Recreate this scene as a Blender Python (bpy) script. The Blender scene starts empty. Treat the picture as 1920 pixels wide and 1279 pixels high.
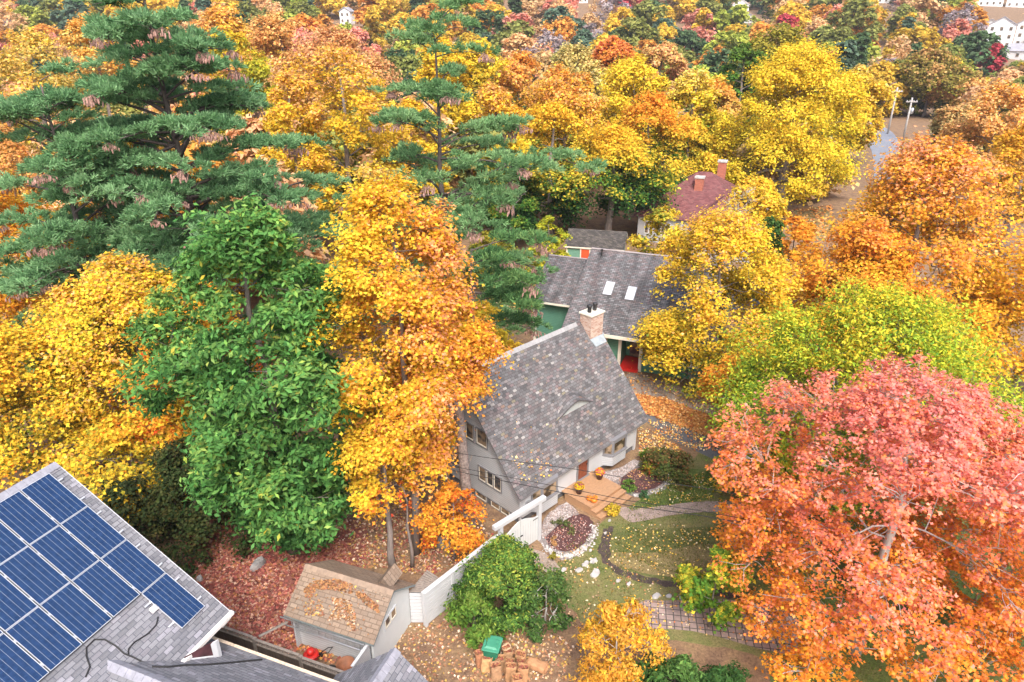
import bpy, math, random
import numpy as np
R = math.radians
sc = bpy.context.scene
col = sc.collection
# ------------------------------------------------------------------ camera, sky, sun, exposure
CAM_H, PITCH, FPX = 22.0, R(24.5), 1300.0
cam = bpy.data.objects.new('camera', bpy.data.cameras.new('camera'))
col.objects.link(cam)
cam.location = (0, 0, CAM_H)
cam.rotation_euler = (R(90) - PITCH, 0, 0)
cam.data.sensor_width = 36.0
cam.data.lens = 36.0 * FPX / 1920
cam.data.clip_end = 3000
sc.camera = cam
SUN_EL, SUN_AZ = R(50), R(172)          # azimuth clockwise from the view direction
world = bpy.data.worlds.new('World'); sc.world = world; world.use_nodes = True
wn = world.node_tree
bg = wn.nodes['Background']
sky = wn.nodes.new('ShaderNodeTexSky'); sky.sky_type = 'NISHITA'; sky.sun_disc = False
sky.sun_elevation = SUN_EL; sky.sun_rotation = SUN_AZ
sky.air_density = 1.0; sky.dust_density = 6.0; sky.ozone_density = 1.0
wn.links.new(sky.outputs[0], bg.inputs[0]); bg.inputs[1].default_value = 0.15
sun = bpy.data.objects.new('sun', bpy.data.lights.new('sun', 'SUN')); col.objects.link(sun)
sun.data.energy = 1.4; sun.data.angle = R(18); sun.data.color = (1.0, 0.965, 0.92)
sun.rotation_euler = (R(90) - SUN_EL, 0, R(180) - SUN_AZ)
sc.view_settings.view_transform = 'Standard'; sc.view_settings.look = 'None'
sc.view_settings.exposure = 1.12; sc.view_settings.gamma = 1
sc.render.engine = 'CYCLES'
sc.cycles.max_bounces = 6; sc.cycles.diffuse_bounces = 3; sc.cycles.transmission_bounces = 3
sc.cycles.transparent_max_bounces = 4

# ------------------------------------------------------------------ helpers
SP, CP = math.sin(PITCH), math.cos(PITCH)
def ray(px, py):
    x, v = (px - 960) / FPX, (py - 639.5) / FPX
    return np.array([x, CP - v * SP, -SP - v * CP])
def gp(px, py, h=0.0):                  # point of the photograph on the level z = h
    r = ray(px, py); return np.array([0, 0, CAM_H]) + r * ((h - CAM_H) / r[2])
def dp(px, py, y):                      # point of the photograph at distance y
    r = ray(px, py); return np.array([0, 0, CAM_H]) + r * (y / r[1])
def to_px(p):
    q = np.asarray(p, float) - [0, 0, CAM_H]
    Z = q[..., 1] * CP - q[..., 2] * SP; U = q[..., 1] * SP + q[..., 2] * CP
    return np.stack([960 + FPX * q[..., 0] / Z, 639.5 - FPX * U / Z], -1)
def lin(r, g, b):
    f = lambda c: (c / 255 / 12.92) if c < 10.3 else ((c / 255 + .055) / 1.055) ** 2.4
    return (f(r), f(g), f(b))
def hill(x, y):
    t = max(0.0, y - 225.0)
    return 0.13 * t + 0.00001 * t * t + (1.5 * math.sin(x * .021 + y * .013) if t > 30 else 1.5 * math.sin(x * .021 + y * .013) * t / 30)

def tag(o, label=None, cat=None, group=None, kind=None):
    if label: o['label'] = label
    if cat: o['category'] = cat
    if group: o['group'] = group
    if kind: o['kind'] = kind
    return o
def empty(name, loc=(0, 0, 0), rz=0):
    o = bpy.data.objects.new(name, None); col.objects.link(o)
    o.location = loc; o.rotation_euler = (0, 0, rz); o.empty_display_size = .3
    return o
def copy_tree(o, parent=None):
    c = o.copy(); col.objects.link(c)
    if parent is not None:
        c.parent = parent
    for ch in o.children: copy_tree(ch, c)
    return c

class MB:
    def __init__(self): self.v = []; self.f = []; self.uv = {}
    def face(self, pts, uv=None):
        i = len(self.v); self.v += [tuple(map(float, p)) for p in pts]
        self.f.append(tuple(range(i, i + len(pts))))
        if uv: self.uv[len(self.f) - 1] = uv
    def prism(self, pts, d):            # polygon extruded by vector d
        pts = [np.array(p, float) for p in pts]; d = np.array(d, float)
        i = len(self.v); n = len(pts)
        self.v += [tuple(p) for p in pts] + [tuple(p + d) for p in pts]
        self.f.append(tuple(range(i + n - 1, i - 1, -1))); self.f.append(tuple(range(i + n, i + 2 * n)))
        for k in range(n):
            j = (k + 1) % n; self.f.append((i + k, i + j, i + n + j, i + n + k))
    def box(self, o, x, y, z):          # corner o and three edge vectors
        o, x, y, z = (np.array(q, float) for q in (o, x, y, z))
        self.prism([o, o + x, o + x + y, o + y], z)
    def cbox(self, c, sx, sy, sz):      # axis aligned, c = centre of the base
        c = np.array(c, float); self.box(c - [sx / 2, sy / 2, 0], (sx, 0, 0), (0, sy, 0), (0, 0, sz))
    def tube(self, pts, rad, n=6, cap=True):
        pts = [np.array(p, float) for p in pts]
        if not hasattr(rad, '__len__'): rad = [rad] * len(pts)
        i0 = len(self.v); u = None
        for k, p in enumerate(pts):
            t = pts[min(k + 1, len(pts) - 1)] - pts[max(k - 1, 0)]
            t = t / (np.linalg.norm(t) + 1e-9)
            if u is None:
                u = np.cross(t, [0.3, 1, 0.1] if abs(t[1]) < .9 else [1, 0, 0])
            u = u - t * (u @ t); u /= np.linalg.norm(u) + 1e-9
            w = np.cross(t, u)
            for m in range(n):
                a = 2 * math.pi * m / n
                self.v.append(tuple(p + rad[k] * (math.cos(a) * u + math.sin(a) * w)))
        for k in range(len(pts) - 1):
            for m in range(n):
                a, b = i0 + k * n + m, i0 + k * n + (m + 1) % n
                self.f.append((a, b, b + n, a + n))
        if cap:
            self.f.append(tuple(range(i0 + n - 1, i0 - 1, -1)))
            e = i0 + (len(pts) - 1) * n; self.f.append(tuple(range(e, e + n)))
    def lathe(self, c, prof, n=16):     # profile of (radius, z)
        c = np.array(c, float)
        i0 = len(self.v)
        for r, z in prof:
            for m in range(n):
                a = 2 * math.pi * m / n
                self.v.append((c[0] + r * math.cos(a), c[1] + r * math.sin(a), c[2] + z))
        for k in range(len(prof) - 1):
            for m in range(n):
                a, b = i0 + k * n + m, i0 + k * n + (m + 1) % n
                self.f.append((a, b, b + n, a + n))
        self.f.append(tuple(range(i0 + n - 1, i0 - 1, -1)))
        e = i0 + (len(prof) - 1) * n; self.f.append(tuple(range(e, e + n)))
    def build(self, name, mat, parent=None, smooth=False, bevel=0):
        me = bpy.data.meshes.new(name); me.from_pydata(self.v, [], self.f)
        if self.uv:
            L = me.uv_layers.new(name='uv')
            for p in me.polygons:
                u = self.uv.get(p.index)
                if u:
                    for k, li in enumerate(p.loop_indices): L.data[li].uv = u[k]
        if smooth: me.polygons.foreach_set('use_smooth', [True] * len(me.polygons))
        me.materials.append(mat); me.update()
        o = bpy.data.objects.new(name, me); col.objects.link(o)
        if parent: o.parent = parent
        if bevel:
            m = o.modifiers.new('bevel', 'BEVEL'); m.width = bevel; m.segments = 2; m.limit_method = 'ANGLE'
        return o

# ------------------------------------------------------------------ materials
def new_mat(name):
    m = bpy.data.materials.new(name); m.use_nodes = True
    nt = m.node_tree; return m, nt, nt.nodes['Principled BSDF']
def N(nt, t, **kw):
    n = nt.nodes.new(t)
    for k, v in kw.items(): setattr(n, k, v)
    return n
def ramp(nt, fac, stops, interp='LINEAR'):
    n = nt.nodes.new('ShaderNodeValToRGB'); e = n.color_ramp.elements
    n.color_ramp.interpolation = interp
    while len(e) < len(stops): e.new(.5)
    for k, (p, c) in enumerate(stops): e[k].position = p; e[k].color = (*c, 1)
    nt.links.new(fac, n.inputs[0]); return n.outputs[0]
def mixc(nt, fac, a, b, mode='MIX'):
    n = nt.nodes.new('ShaderNodeMix'); n.data_type = 'RGBA'; n.blend_type = mode
    for s, v in ((n.inputs[0], fac), (n.inputs[6], a), (n.inputs[7], b)):
        if hasattr(v, 'is_linked'): nt.links.new(v, s)
        elif isinstance(v, tuple): s.default_value = (*v, 1)
        else: s.default_value = v
    return n.outputs[2]
def noise(nt, scale, detail=4, rough=.6, vec=None):
    n = nt.nodes.new('ShaderNodeTexNoise'); n.inputs['Scale'].default_value = scale
    n.inputs['Detail'].default_value = detail; n.inputs['Roughness'].default_value = rough
    if vec is None:
        g = nt.nodes.new('ShaderNodeNewGeometry'); vec = g.outputs['Position']
    nt.links.new(vec, n.inputs['Vector']); return n.outputs[0]
def bump(nt, bsdf, h, strength=.4, dist=.02):
    n = nt.nodes.new('ShaderNodeBump'); n.inputs['Strength'].default_value = strength
    n.inputs['Distance'].default_value = dist
    nt.links.new(h, n.inputs['Height']); nt.links.new(n.outputs[0], bsdf.inputs['Normal'])
def plain(name, c, rough=.6, var=.18, scale=3.0, metal=0.0, bumpy=0.0):
    m, nt, b = new_mat(name)
    f = noise(nt, scale)
    d = tuple(x * (1 - var) for x in c); l = tuple(min(1, x * (1 + var)) for x in c)
    nt.links.new(ramp(nt, f, [(.3, d), (.7, l)]), b.inputs['Base Color'])
    b.inputs['Roughness'].default_value = rough; b.inputs['Metallic'].default_value = metal
    if bumpy: bump(nt, b, noise(nt, scale * 8), bumpy)
    return m
def shingle(name, stops, w, h, mortar=(.02, .02, .025), stain=.25, stain_c=(.05, .05, .055), msize=.012, moss=None, streak=0):
    m, nt, b = new_mat(name)
    uv = N(nt, 'ShaderNodeUVMap'); uv.uv_map = 'uv'
    br = N(nt, 'ShaderNodeTexBrick'); br.offset = .5; br.squash = 1
    br.inputs['Scale'].default_value = 1; br.inputs['Brick Width'].default_value = w; br.inputs['Row Height'].default_value = h
    br.inputs['Mortar Size'].default_value = msize; br.inputs['Bias'].default_value = 0
    br.inputs['Color1'].default_value = (0, 0, 0, 1); br.inputs['Color2'].default_value = (1, 1, 1, 1)
    br.inputs['Mortar'].default_value = (.5, .5, .5, 1)
    nt.links.new(uv.outputs[0], br.inputs['Vector'])
    c = ramp(nt, br.outputs[0], stops, 'CONSTANT')
    c = mixc(nt, br.outputs['Fac'], c, mortar)
    big = ramp(nt, noise(nt, .9, 6, .65), [(.42, (0, 0, 0)), (.7, (1, 1, 1))])
    mm = N(nt, 'ShaderNodeMath', operation='MULTIPLY'); nt.links.new(big, mm.inputs[0]); mm.inputs[1].default_value = stain
    c = mixc(nt, mm.outputs[0], c, stain_c)
    if streak:
        mp = N(nt, 'ShaderNodeMapping'); mp.inputs['Scale'].default_value = (1.6, .16, 1); nt.links.new(uv.outputs[0], mp.inputs[0])
        sk = ramp(nt, noise(nt, 1.0, 6, .6, mp.outputs[0]), [(.42, (1.08, 1.08, 1.08)), (.68, (1 - streak,) * 3)])
        c = mixc(nt, 1.0, c, sk, 'MULTIPLY')
    if moss:
        mo = ramp(nt, noise(nt, 1.7, 8, .75), [(.6, (0, 0, 0)), (.68, (.8, .8, .8))])
        c = mixc(nt, mo, c, moss)
    fine = ramp(nt, noise(nt, 45, 2), [(.3, (.8, .8, .8)), (.7, (1.12, 1.12, 1.12))])
    c = mixc(nt, 1.0, c, fine, 'MULTIPLY')
    nt.links.new(c, b.inputs['Base Color']); b.inputs['Roughness'].default_value = .9
    inv = N(nt, 'ShaderNodeMath', operation='SUBTRACT'); inv.inputs[0].default_value = 1; nt.links.new(br.outputs['Fac'], inv.inputs[1])
    bump(nt, b, inv.outputs[0], .5, .01)
    return m
def clap(name, c, pitch=.12, dark=.55, rough=.55):
    m, nt, b = new_mat(name)
    g = N(nt, 'ShaderNodeNewGeometry'); s = N(nt, 'ShaderNodeSeparateXYZ'); nt.links.new(g.outputs['Position'], s.inputs[0])
    d = N(nt, 'ShaderNodeMath', operation='DIVIDE'); nt.links.new(s.outputs['Z'], d.inputs[0]); d.inputs[1].default_value = pitch
    f = N(nt, 'ShaderNodeMath', operation='FRACT'); nt.links.new(d.outputs[0], f.inputs[0])
    line = ramp(nt, f.outputs[0], [(0, tuple(x * dark for x in c)), (.1, tuple(x * dark for x in c)), (.17, c), (1, c)])
    v = ramp(nt, noise(nt, 1.6, 6), [(.3, (.86, .87, .88)), (.7, (1, 1, 1))])
    nt.links.new(mixc(nt, 1.0, line, v, 'MULTIPLY'), b.inputs['Base Color']); b.inputs['Roughness'].default_value = rough
    bump(nt, b, f.outputs[0], .6, .02)
    return m
def wood(name, c, dirv=(1, 1, 12), var=.3, rough=.7):
    m, nt, b = new_mat(name)
    tc = N(nt, 'ShaderNodeTexCoord'); mp = N(nt, 'ShaderNodeMapping'); mp.inputs['Scale'].default_value = dirv
    nt.links.new(tc.outputs['Object'], mp.inputs[0])
    f = noise(nt, 2.5, 8, .65, mp.outputs[0])
    nt.links.new(ramp(nt, f, [(.25, tuple(x * (1 - var) for x in c)), (.75, tuple(min(1, x * (1 + var)) for x in c))]), b.inputs['Base Color'])
    b.inputs['Roughness'].default_value = rough; bump(nt, b, f, .25, .01)
    return m
def glass(name, c=(.05, .05, .055), c2=(.25, .18, .12), rough=.06):
    m, nt, b = new_mat(name)
    f = noise(nt, 2.2, 2, .4)
    nt.links.new(ramp(nt, f, [(.42, c), (.58, c2)]), b.inputs['Base Color']); b.inputs['Roughness'].default_value = rough
    return m
def ground_mat(name, stops, scale=1.2, fine=14, rough=.95, bs=.5):
    m, nt, b = new_mat(name)
    c = ramp(nt, noise(nt, scale, 9, .7), stops)
    f = ramp(nt, noise(nt, fine, 5, .8), [(.32, (.45, .45, .45)), (.68, (1.4, 1.4, 1.4))])
    nt.links.new(mixc(nt, 1.0, c, f, 'MULTIPLY'), b.inputs['Base Color']); b.inputs['Roughness'].default_value = rough
    bump(nt, b, noise(nt, fine, 6, .75), bs, .05)
    return m
def leaf_mat():
    m = bpy.data.materials.new('leaves'); m.use_nodes = True; nt = m.node_tree; nt.nodes.clear()
    at = N(nt, 'ShaderNodeAttribute'); at.attribute_name = 'col'
    oi = N(nt, 'ShaderNodeObjectInfo')
    c = mixc(nt, 1.0, at.outputs['Color'], oi.outputs['Color'], 'MULTIPLY')
    d = N(nt, 'ShaderNodeBsdfDiffuse'); t = N(nt, 'ShaderNodeBsdfTranslucent'); mx = N(nt, 'ShaderNodeMixShader')
    mx.inputs[0].default_value = .38
    nt.links.new(c, d.inputs[0]); nt.links.new(c, t.inputs[0])
    nt.links.new(d.outputs[0], mx.inputs[1]); nt.links.new(t.outputs[0], mx.inputs[2])
    o = N(nt, 'ShaderNodeOutputMaterial'); nt.links.new(mx.outputs[0], o.inputs[0])
    return m
LEAF = leaf_mat()
M = dict(
    bark=wood('bark', (.20, .17, .155), (4, 4, 1), .45, .95), pale_bark=wood('pale_bark', (.42, .40, .38), (4, 4, 1), .3, .9),
    dark_bark=wood('dark_bark', (.10, .08, .075), (4, 4, 1), .45, .95), cone=plain('pine_cone', (.36, .215, .18), .9, .4, 9),
    white=plain('white_paint', (.52, .54, .57), .5, .04, 2), trim=plain('grey_trim', (.20, .20, .215), .6, .1),
    white_clap=clap('white_clapboard', (.55, .57, .60), .115, .55), green_clap=clap('green_clapboard', (.10, .27, .19), .13, .5),
    foundation=plain('foundation', (.12, .12, .13), .9, .3), metal=plain('aluminium', (.6, .62, .64), .35, .08, 4, .9),
    flash=plain('flashing', (.45, .52, .56), .45, .15, 5, .5), black=plain('black_metal', (.02, .02, .022), .5, .2),
    cable=plain('cable', (.012, .012, .014), .6, .1), glass=glass('window_glass'), warm_glass=glass('warm_window_glass', (.06, .045, .03), (.36, .27, .18)),
    brick=None, deck=None, orange_door=plain('orange_door', (.62, .09, .03), .5, .1), red=plain('red_paint', (.55, .02, .015), .45, .1),
    door=wood('brown_door', (.20, .06, .03), (6, 6, 1), .3, .45), cream=plain('cream_trim', (.70, .66, .56), .6, .08),
    greywood=wood('grey_wood', (.25, .215, .19), (3, 3, 3), .35, .9), brownwood=wood('brown_fence_wood', (.10, .075, .062), (9, 9, 1), .4, .9),
    stone=plain('garden_stone', (.43, .42, .42), .85, .22, 4, 0, .4), rock=plain('rock', (.27, .26, .26), .9, .35, 3, 0, .5),
    pot=plain('flower_pot', (.055, .02, .018), .4, .2), pumpkin=plain('pumpkin', (.72, .20, .015), .5, .15, 6), stem=plain('stem', (.15, .14, .05), .8),
    paper=plain('paper_bag', (.40, .235, .125), .85, .2, 7, 0, .6), bin=plain('green_bin', (.025, .17, .10), .45, .12), ridge=plain('ridge_shingles', (.25, .255, .30), .85, .2, 5), tan_ridge=plain('tan_ridge_shingles', (.27, .20, .15), .9, .2, 5), rubber=plain('rubber', (.02, .02, .02), .8),
    pole=wood('pole_wood', (.42, .40, .38), (4, 4, 1), .2, .9), rust=plain('rusty_barrow', (.25, .10, .05), .7, .3),
    shed_white=plain('white_panel', (.58, .61, .62), .55, .05, 1.2), gutter=plain('gutter', (.78, .76, .74), .5, .12, 6),
)
def brick_mat(name='chimney_brick', c1=(.35, .17, .12), c2=(.55, .42, .34), mo=(.5, .46, .42)):
    m, nt, b = new_mat(name)
    uv = N(nt, 'ShaderNodeUVMap'); uv.uv_map = 'uv'
    br = N(nt, 'ShaderNodeTexBrick'); br.inputs['Scale'].default_value = 1
    br.inputs['Brick Width'].default_value = .22; br.inputs['Row Height'].default_value = .08; br.inputs['Mortar Size'].default_value = .009
    br.inputs['Color1'].default_value = (*c1, 1); br.inputs['Color2'].default_value = (*c2, 1); br.inputs['Mortar'].default_value = (*mo, 1)
    nt.links.new(uv.outputs[0], br.inputs['Vector'])
    nt.links.new(br.outputs[0], b.inputs['Base Color']); b.inputs['Roughness'].default_value = .9
    bump(nt, b, br.outputs['Fac'], -.5, .01); return m
M['brick'] = brick_mat(); M['red_brick'] = brick_mat('red_brick', (.30, .07, .04), (.42, .12, .07), (.35, .2, .16))
M['paver'] = None
def paver_mat(name, w, h, a, b_, mo, ang=0, msize=.02):
    m, nt, b = new_mat(name)
    g = N(nt, 'ShaderNodeNewGeometry'); mp = N(nt, 'ShaderNodeMapping'); mp.inputs['Rotation'].default_value = (0, 0, ang)
    nt.links.new(g.outputs['Position'], mp.inputs[0])
    br = N(nt, 'ShaderNodeTexBrick'); br.offset = .02 if w == h else .5; br.inputs['Scale'].default_value = 1
    br.inputs['Brick Width'].default_value = w; br.inputs['Row Height'].default_value = h; br.inputs['Mortar Size'].default_value = msize
    br.inputs['Color1'].default_value = (*a, 1); br.inputs['Color2'].default_value = (*b_, 1); br.inputs['Mortar'].default_value = (*mo, 1)
    nt.links.new(mp.outputs[0], br.inputs['Vector'])
    f = ramp(nt, noise(nt, 3, 8, .7), [(.3, (.7, .7, .7)), (.7, (1.2, 1.2, 1.2))])
    nt.links.new(mixc(nt, 1.0, br.outputs[0], f, 'MULTIPLY'), b.inputs['Base Color']); b.inputs['Roughness'].default_value = .85
    bump(nt, b, br.outputs['Fac'], -.4, .01); return m

# shingles (linear base colours)
g1 = lambda v, t=(1, 1, 1.06): tuple(v * k for k in t)
SH_COT = shingle('cottage_shingles', [(0, g1(.085)), (.14, g1(.115)), (.3, g1(.14)), (.45, (.16, .145, .15)), (.56, (.13, .113, .118)),
                 (.66, g1(.18)), (.78, (.23, .21, .21)), (.87, (.18, .14, .148)), (.93, (.21, .19, .135)), (.96, (.22, .15, .12)), (.975, g1(.33, (1, .97, .95)))], .25, .15, mortar=(.055, .05, .055), stain=.3, stain_c=(.13, .125, .125), msize=.009, streak=.25)
SH_SOL = shingle('blue_grey_shingles', [(0, g1(.155, (.97, 1, 1.13))), (.2, g1(.18, (.97, 1, 1.12))), (.4, g1(.21, (.98, 1, 1.12))), (.6, g1(.235, (.98, 1, 1.11))),
                 (.78, g1(.19, (1, 1, 1.14))), (.9, g1(.28, (1, 1, 1.14)))], .30, .15, mortar=(.075, .078, .10), stain=.2, stain_c=(.15, .155, .2), msize=.009)
SH_GRN = shingle('weathered_shingles', [(0, g1(.12)), (.25, g1(.16)), (.5, (.20, .175, .185)), (.7, (.18, .145, .15)), (.88, g1(.25))], .3, .16, stain=.4, stain_c=(.085, .08, .085), streak=.5)
SH_DARK = shingle('old_shed_shingles', [(0, (.06, .055, .05)), (.4, (.09, .08, .075)), (.75, (.13, .115, .10))], .3, .16, stain=.5, stain_c=(.05, .045, .04), moss=(.16, .14, .11))
SH_TAN = shingle('tan_shingles', [(0, (.22, .165, .125)), (.25, (.245, .185, .14)), (.5, (.27, .205, .155)), (.75, (.235, .185, .145)), (.9, (.30, .23, .175))], .30, .16,
                 mortar=(.14, .105, .08), stain=.3, stain_c=(.27, .17, .11), msize=.014)
SH_RED = shingle('red_shingles', [(0, (.13, .042, .047)), (.3, (.17, .058, .063)), (.6, (.21, .08, .083)), (.85, (.16, .07, .072))], .3, .18, mortar=(.12, .05, .05), stain=.35, stain_c=(.16, .07, .075))
SH_FAR = plain('far_roof', (.30, .30, .34), .9, .2, .5)

# ------------------------------------------------------------------ generic house pieces
UPZ = np.array([0, 0, 1.0])
def P3(O, a, b, u, w, h): return np.array(O, float) + a * u + b * w + UPZ * h
def roof_side(mb, O, a, b, prof, u0, u1, course=.16, lift=.016, thick=.10, bumpf=None, nu=1):
    """stepped courses from the lowest profile point up to the ridge; prof = [(back, height)...]"""
    pr = np.array(prof, float); seg = np.linalg.norm(np.diff(pr, axis=0), axis=1); L = np.concatenate([[0], np.cumsum(seg)])
    at = lambda s: np.array([np.interp(s, L, pr[:, 0]), np.interp(s, L, pr[:, 1])])
    n = max(2, int(round(L[-1] / course))); st = L[-1] / n
    for i in range(n):
        s0, s1 = i * st, (i + 1) * st
        p0, p1 = at(s0), at(s1); t = (p1 - p0) / np.linalg.norm(p1 - p0); nn = np.array([-t[1], t[0]]) * (1 if t[0] > 0 else -1)
        q0, q1 = p0 + nn * lift, p1 + nn * .001
        A = [P3(O, a, b, u, w, h) for u, (w, h) in ((u0, q0), (u1, q0), (u1, q1), (u0, q1))]
        mb.face(A, [(u0, i * course + .002), (u1, i * course + .002), (u1, (i + 1) * course - .002), (u0, (i + 1) * course - .002)])
        r0 = p0
        mb.face([P3(O, a, b, u, w, h) for u, (w, h) in ((u0, r0), (u1, r0), (u1, q0), (u0, q0))],
                [(u0, i * course + .03), (u1, i * course + .03), (u1, i * course + .05), (u0, i * course + .05)])
def roof_under(mb, O, a, b, prof, u0, u1, thick=.1):
    pr = [np.array(p, float) for p in prof]
    lo = [p - np.array([0, thick]) for p in pr]
    for k in range(len(pr) - 1):
        mb.face([P3(O, a, b, u, w, h) for u, (w, h) in ((u0, lo[k]), (u0, lo[k + 1]), (u1, lo[k + 1]), (u1, lo[k]))])
        for u in (u0, u1):
            mb.face([P3(O, a, b, u, w, h) for (w, h) in (lo[k], pr[k], pr[k + 1], lo[k + 1])])
    mb.face([P3(O, a, b, u, w, h) for u, (w, h) in ((u0, lo[0]), (u1, lo[0]), (u1, pr[0]), (u0, pr[0]))])
def uvwall(mb, A, B, z0, z1):
    A, B = np.array(A, float), np.array(B, float); L = np.linalg.norm(B - A)
    mb.face([(*A[:2], z0), (*B[:2], z0), (*B[:2], z1), (*A[:2], z1)], [(0, z0), (L, z0), (L, z1), (0, z1)])
def window(parent, O, a, n, u0, u1, z0, z1, panes=1, frame=None, gl=None, fw=.07, dep=.05, name='window'):
    """framed window on a wall: O origin, a along the wall, n outward"""
    frame = frame or M['trim']; gl = gl or M['glass']
    f = MB(); Q = lambda u, d, z: P3(O, a, n, u, d, z)
    f.box(Q(u0 - fw, .003, z0 - fw), a * (u1 - u0 + 2 * fw), n * dep, UPZ * fw)
    f.box(Q(u0 - fw, .003, z1), a * (u1 - u0 + 2 * fw), n * dep, UPZ * fw)
    w = (u1 - u0) / panes
    for k in range(panes + 1):
        uu = u0 + k * w - (fw if k == 0 else 0 if k == panes else fw / 2)
        f.box(Q(uu, .003, z0 + .001), a * fw, n * (dep - .004), UPZ * (z1 - z0 - .002))
    o = f.build(name, frame, parent)
    g = MB()
    for k in range(panes):
        g.box(Q(u0 + k * w, .004, z0), a * w, n * .012, UPZ * (z1 - z0))
    g.build('pane', gl, o)
    s = MB()
    for k in range(panes):
        x0 = u0 + k * w + (fw / 2 if k else 0); x1 = u0 + (k + 1) * w - (fw / 2 if k < panes - 1 else 0)
        s.box(Q(x0, .018, z0), a * (x1 - x0), n * .02, UPZ * .05); s.box(Q(x0, .018, z0), a * .035, n * .02, UPZ * (z1 - z0))
        s.box(Q(x1 - .035, .018, z0), a * .035, n * .02, UPZ * (z1 - z0))
    s.build('sash', M['cream'], o)
    return o
def poly(name, pts, z, mat, kind='structure', parent=None, sub=.5, jit=.06, seed=1, smooth_n=2):
    """flat ground sheet with a slightly wandering edge"""
    rng = random.Random(seed); P = [np.array(p[:2], float) for p in pts]
    for _ in range(smooth_n):
        Q = []
        for k in range(len(P)):
            p, q = P[k], P[(k + 1) % len(P)]; Q += [p * .75 + q * .25, p * .25 + q * .75]
        P = Q
    O = []
    for k in range(len(P)):
        p, q = P[k], P[(k + 1) % len(P)]; n = max(1, int(np.linalg.norm(q - p) / sub))
        for i in range(n):
            t = p + (q - p) * i / n; O.append((t[0] + rng.uniform(-jit, jit), t[1] + rng.uniform(-jit, jit), z))
    me = bpy.data.meshes.new(name); me.from_pydata(O, [], [tuple(range(len(O)))]); me.materials.append(mat)
    o = bpy.data.objects.new(name, me); col.objects.link(o)
    if me.polygons[0].normal.z < 0: me.flip_normals()
    if kind: o['kind'] = kind
    return o
# ------------------------------------------------------------------ foliage
def leaf_object(name, P, Nn, size, colr, seed, parent=None, shape='leaf', aspect=1.0, tang=None):
    """every leaf a small face of its own; colour per leaf in the attribute col"""
    r = np.random.default_rng(seed); n = len(P)
    Nn = Nn / (np.linalg.norm(Nn, axis=1)[:, None] + 1e-9)
    t = r.normal(size=(n, 3)) if tang is None else tang
    t = t - Nn * (t * Nn).sum(1)[:, None]; t /= np.linalg.norm(t, axis=1)[:, None] + 1e-9
    b = np.cross(Nn, t)
    if shape == 'maple':
        q = np.array([(0, -.5, 0), (.52, -.18, .06), (.24, .06, .0), (.34, .42, .08), (0, .22, -.02), (-.34, .42, .08), (-.24, .06, 0), (-.52, -.18, .06)])[[0, 1, 2, 3, 4, 5, 6, 7]]
        q = np.array([(0, -.5, 0), (.55, -.05, .1), (.2, .1, 0), (0, .58, .06), (-.2, .1, 0), (-.55, -.05, .1)])
    elif shape == 'oak':
        q = np.array([(0, -.5, .0), (.24, 0, .05), (0, .62, -.12), (-.24, 0, .05)])
    elif shape == 'needle':
        q = np.array([(-.5, 0, 0), (.5, 0, 0), (.35, 1, 0), (-.35, 1, 0)])
    else:
        q = np.array([(0, -.5, 0), (.42, .02, .09), (0, .55, -.03), (-.42, .02, .09)])
    k = len(q); S = np.asarray(size).reshape(n, 1, 1)
    V = P[:, None, :] + S * (q[None, :, 0:1] * aspect * t[:, None, :] + q[None, :, 1:2] * b[:, None, :] + q[None, :, 2:3] * Nn[:, None, :])
    me = bpy.data.meshes.new(name)
    me.vertices.add(n * k); me.vertices.foreach_set('co', V.astype(np.float32).ravel())
    me.loops.add(n * k); me.loops.foreach_set('vertex_index', np.arange(n * k, dtype=np.int32))
    me.polygons.add(n); me.polygons.foreach_set('loop_start', np.arange(0, n * k, k, dtype=np.int32))
    me.polygons.foreach_set('loop_total', np.full(n, k, dtype=np.int32))
    at = me.attributes.new('col', 'FLOAT_COLOR', 'FACE')
    C = np.concatenate([np.clip(colr, 0, .95), np.ones((n, 1))], 1).astype(np.float32); at.data.foreach_set('color', C.ravel())
    me.materials.append(LEAF); me.update(calc_edges=True)
    o = bpy.data.objects.new(name, me); col.objects.link(o)
    if parent: o.parent = parent
    return o
YEL, GOLD, ORA, DORA, PINK, CORAL, RED_, PEACH = (.82, .61, .06), (.82, .51, .05), (.83, .37, .05), (.70, .20, .03), (.76, .29, .22), (.80, .27, .13), (.52, .06, .045), (.76, .43, .17)
LIME, OLIVE, GREEN_, DGREEN, OAKG, PALEY = (.48, .50, .045), (.34, .31, .05), (.11, .25, .04), (.045, .12, .038), (.08, .20, .075), (.72, .55, .18)
def pal(cols, t):
    cols = np.array(cols); x = np.clip(t, 0, .9999) * (len(cols) - 1); i = x.astype(int); f = (x - i)[:, None]
    return cols[i] * (1 - f) + cols[np.minimum(i + 1, len(cols) - 1)] * f
def unit(r, n):
    d = r.normal(size=(n, 3)); return d / np.linalg.norm(d, axis=1)[:, None]
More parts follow.
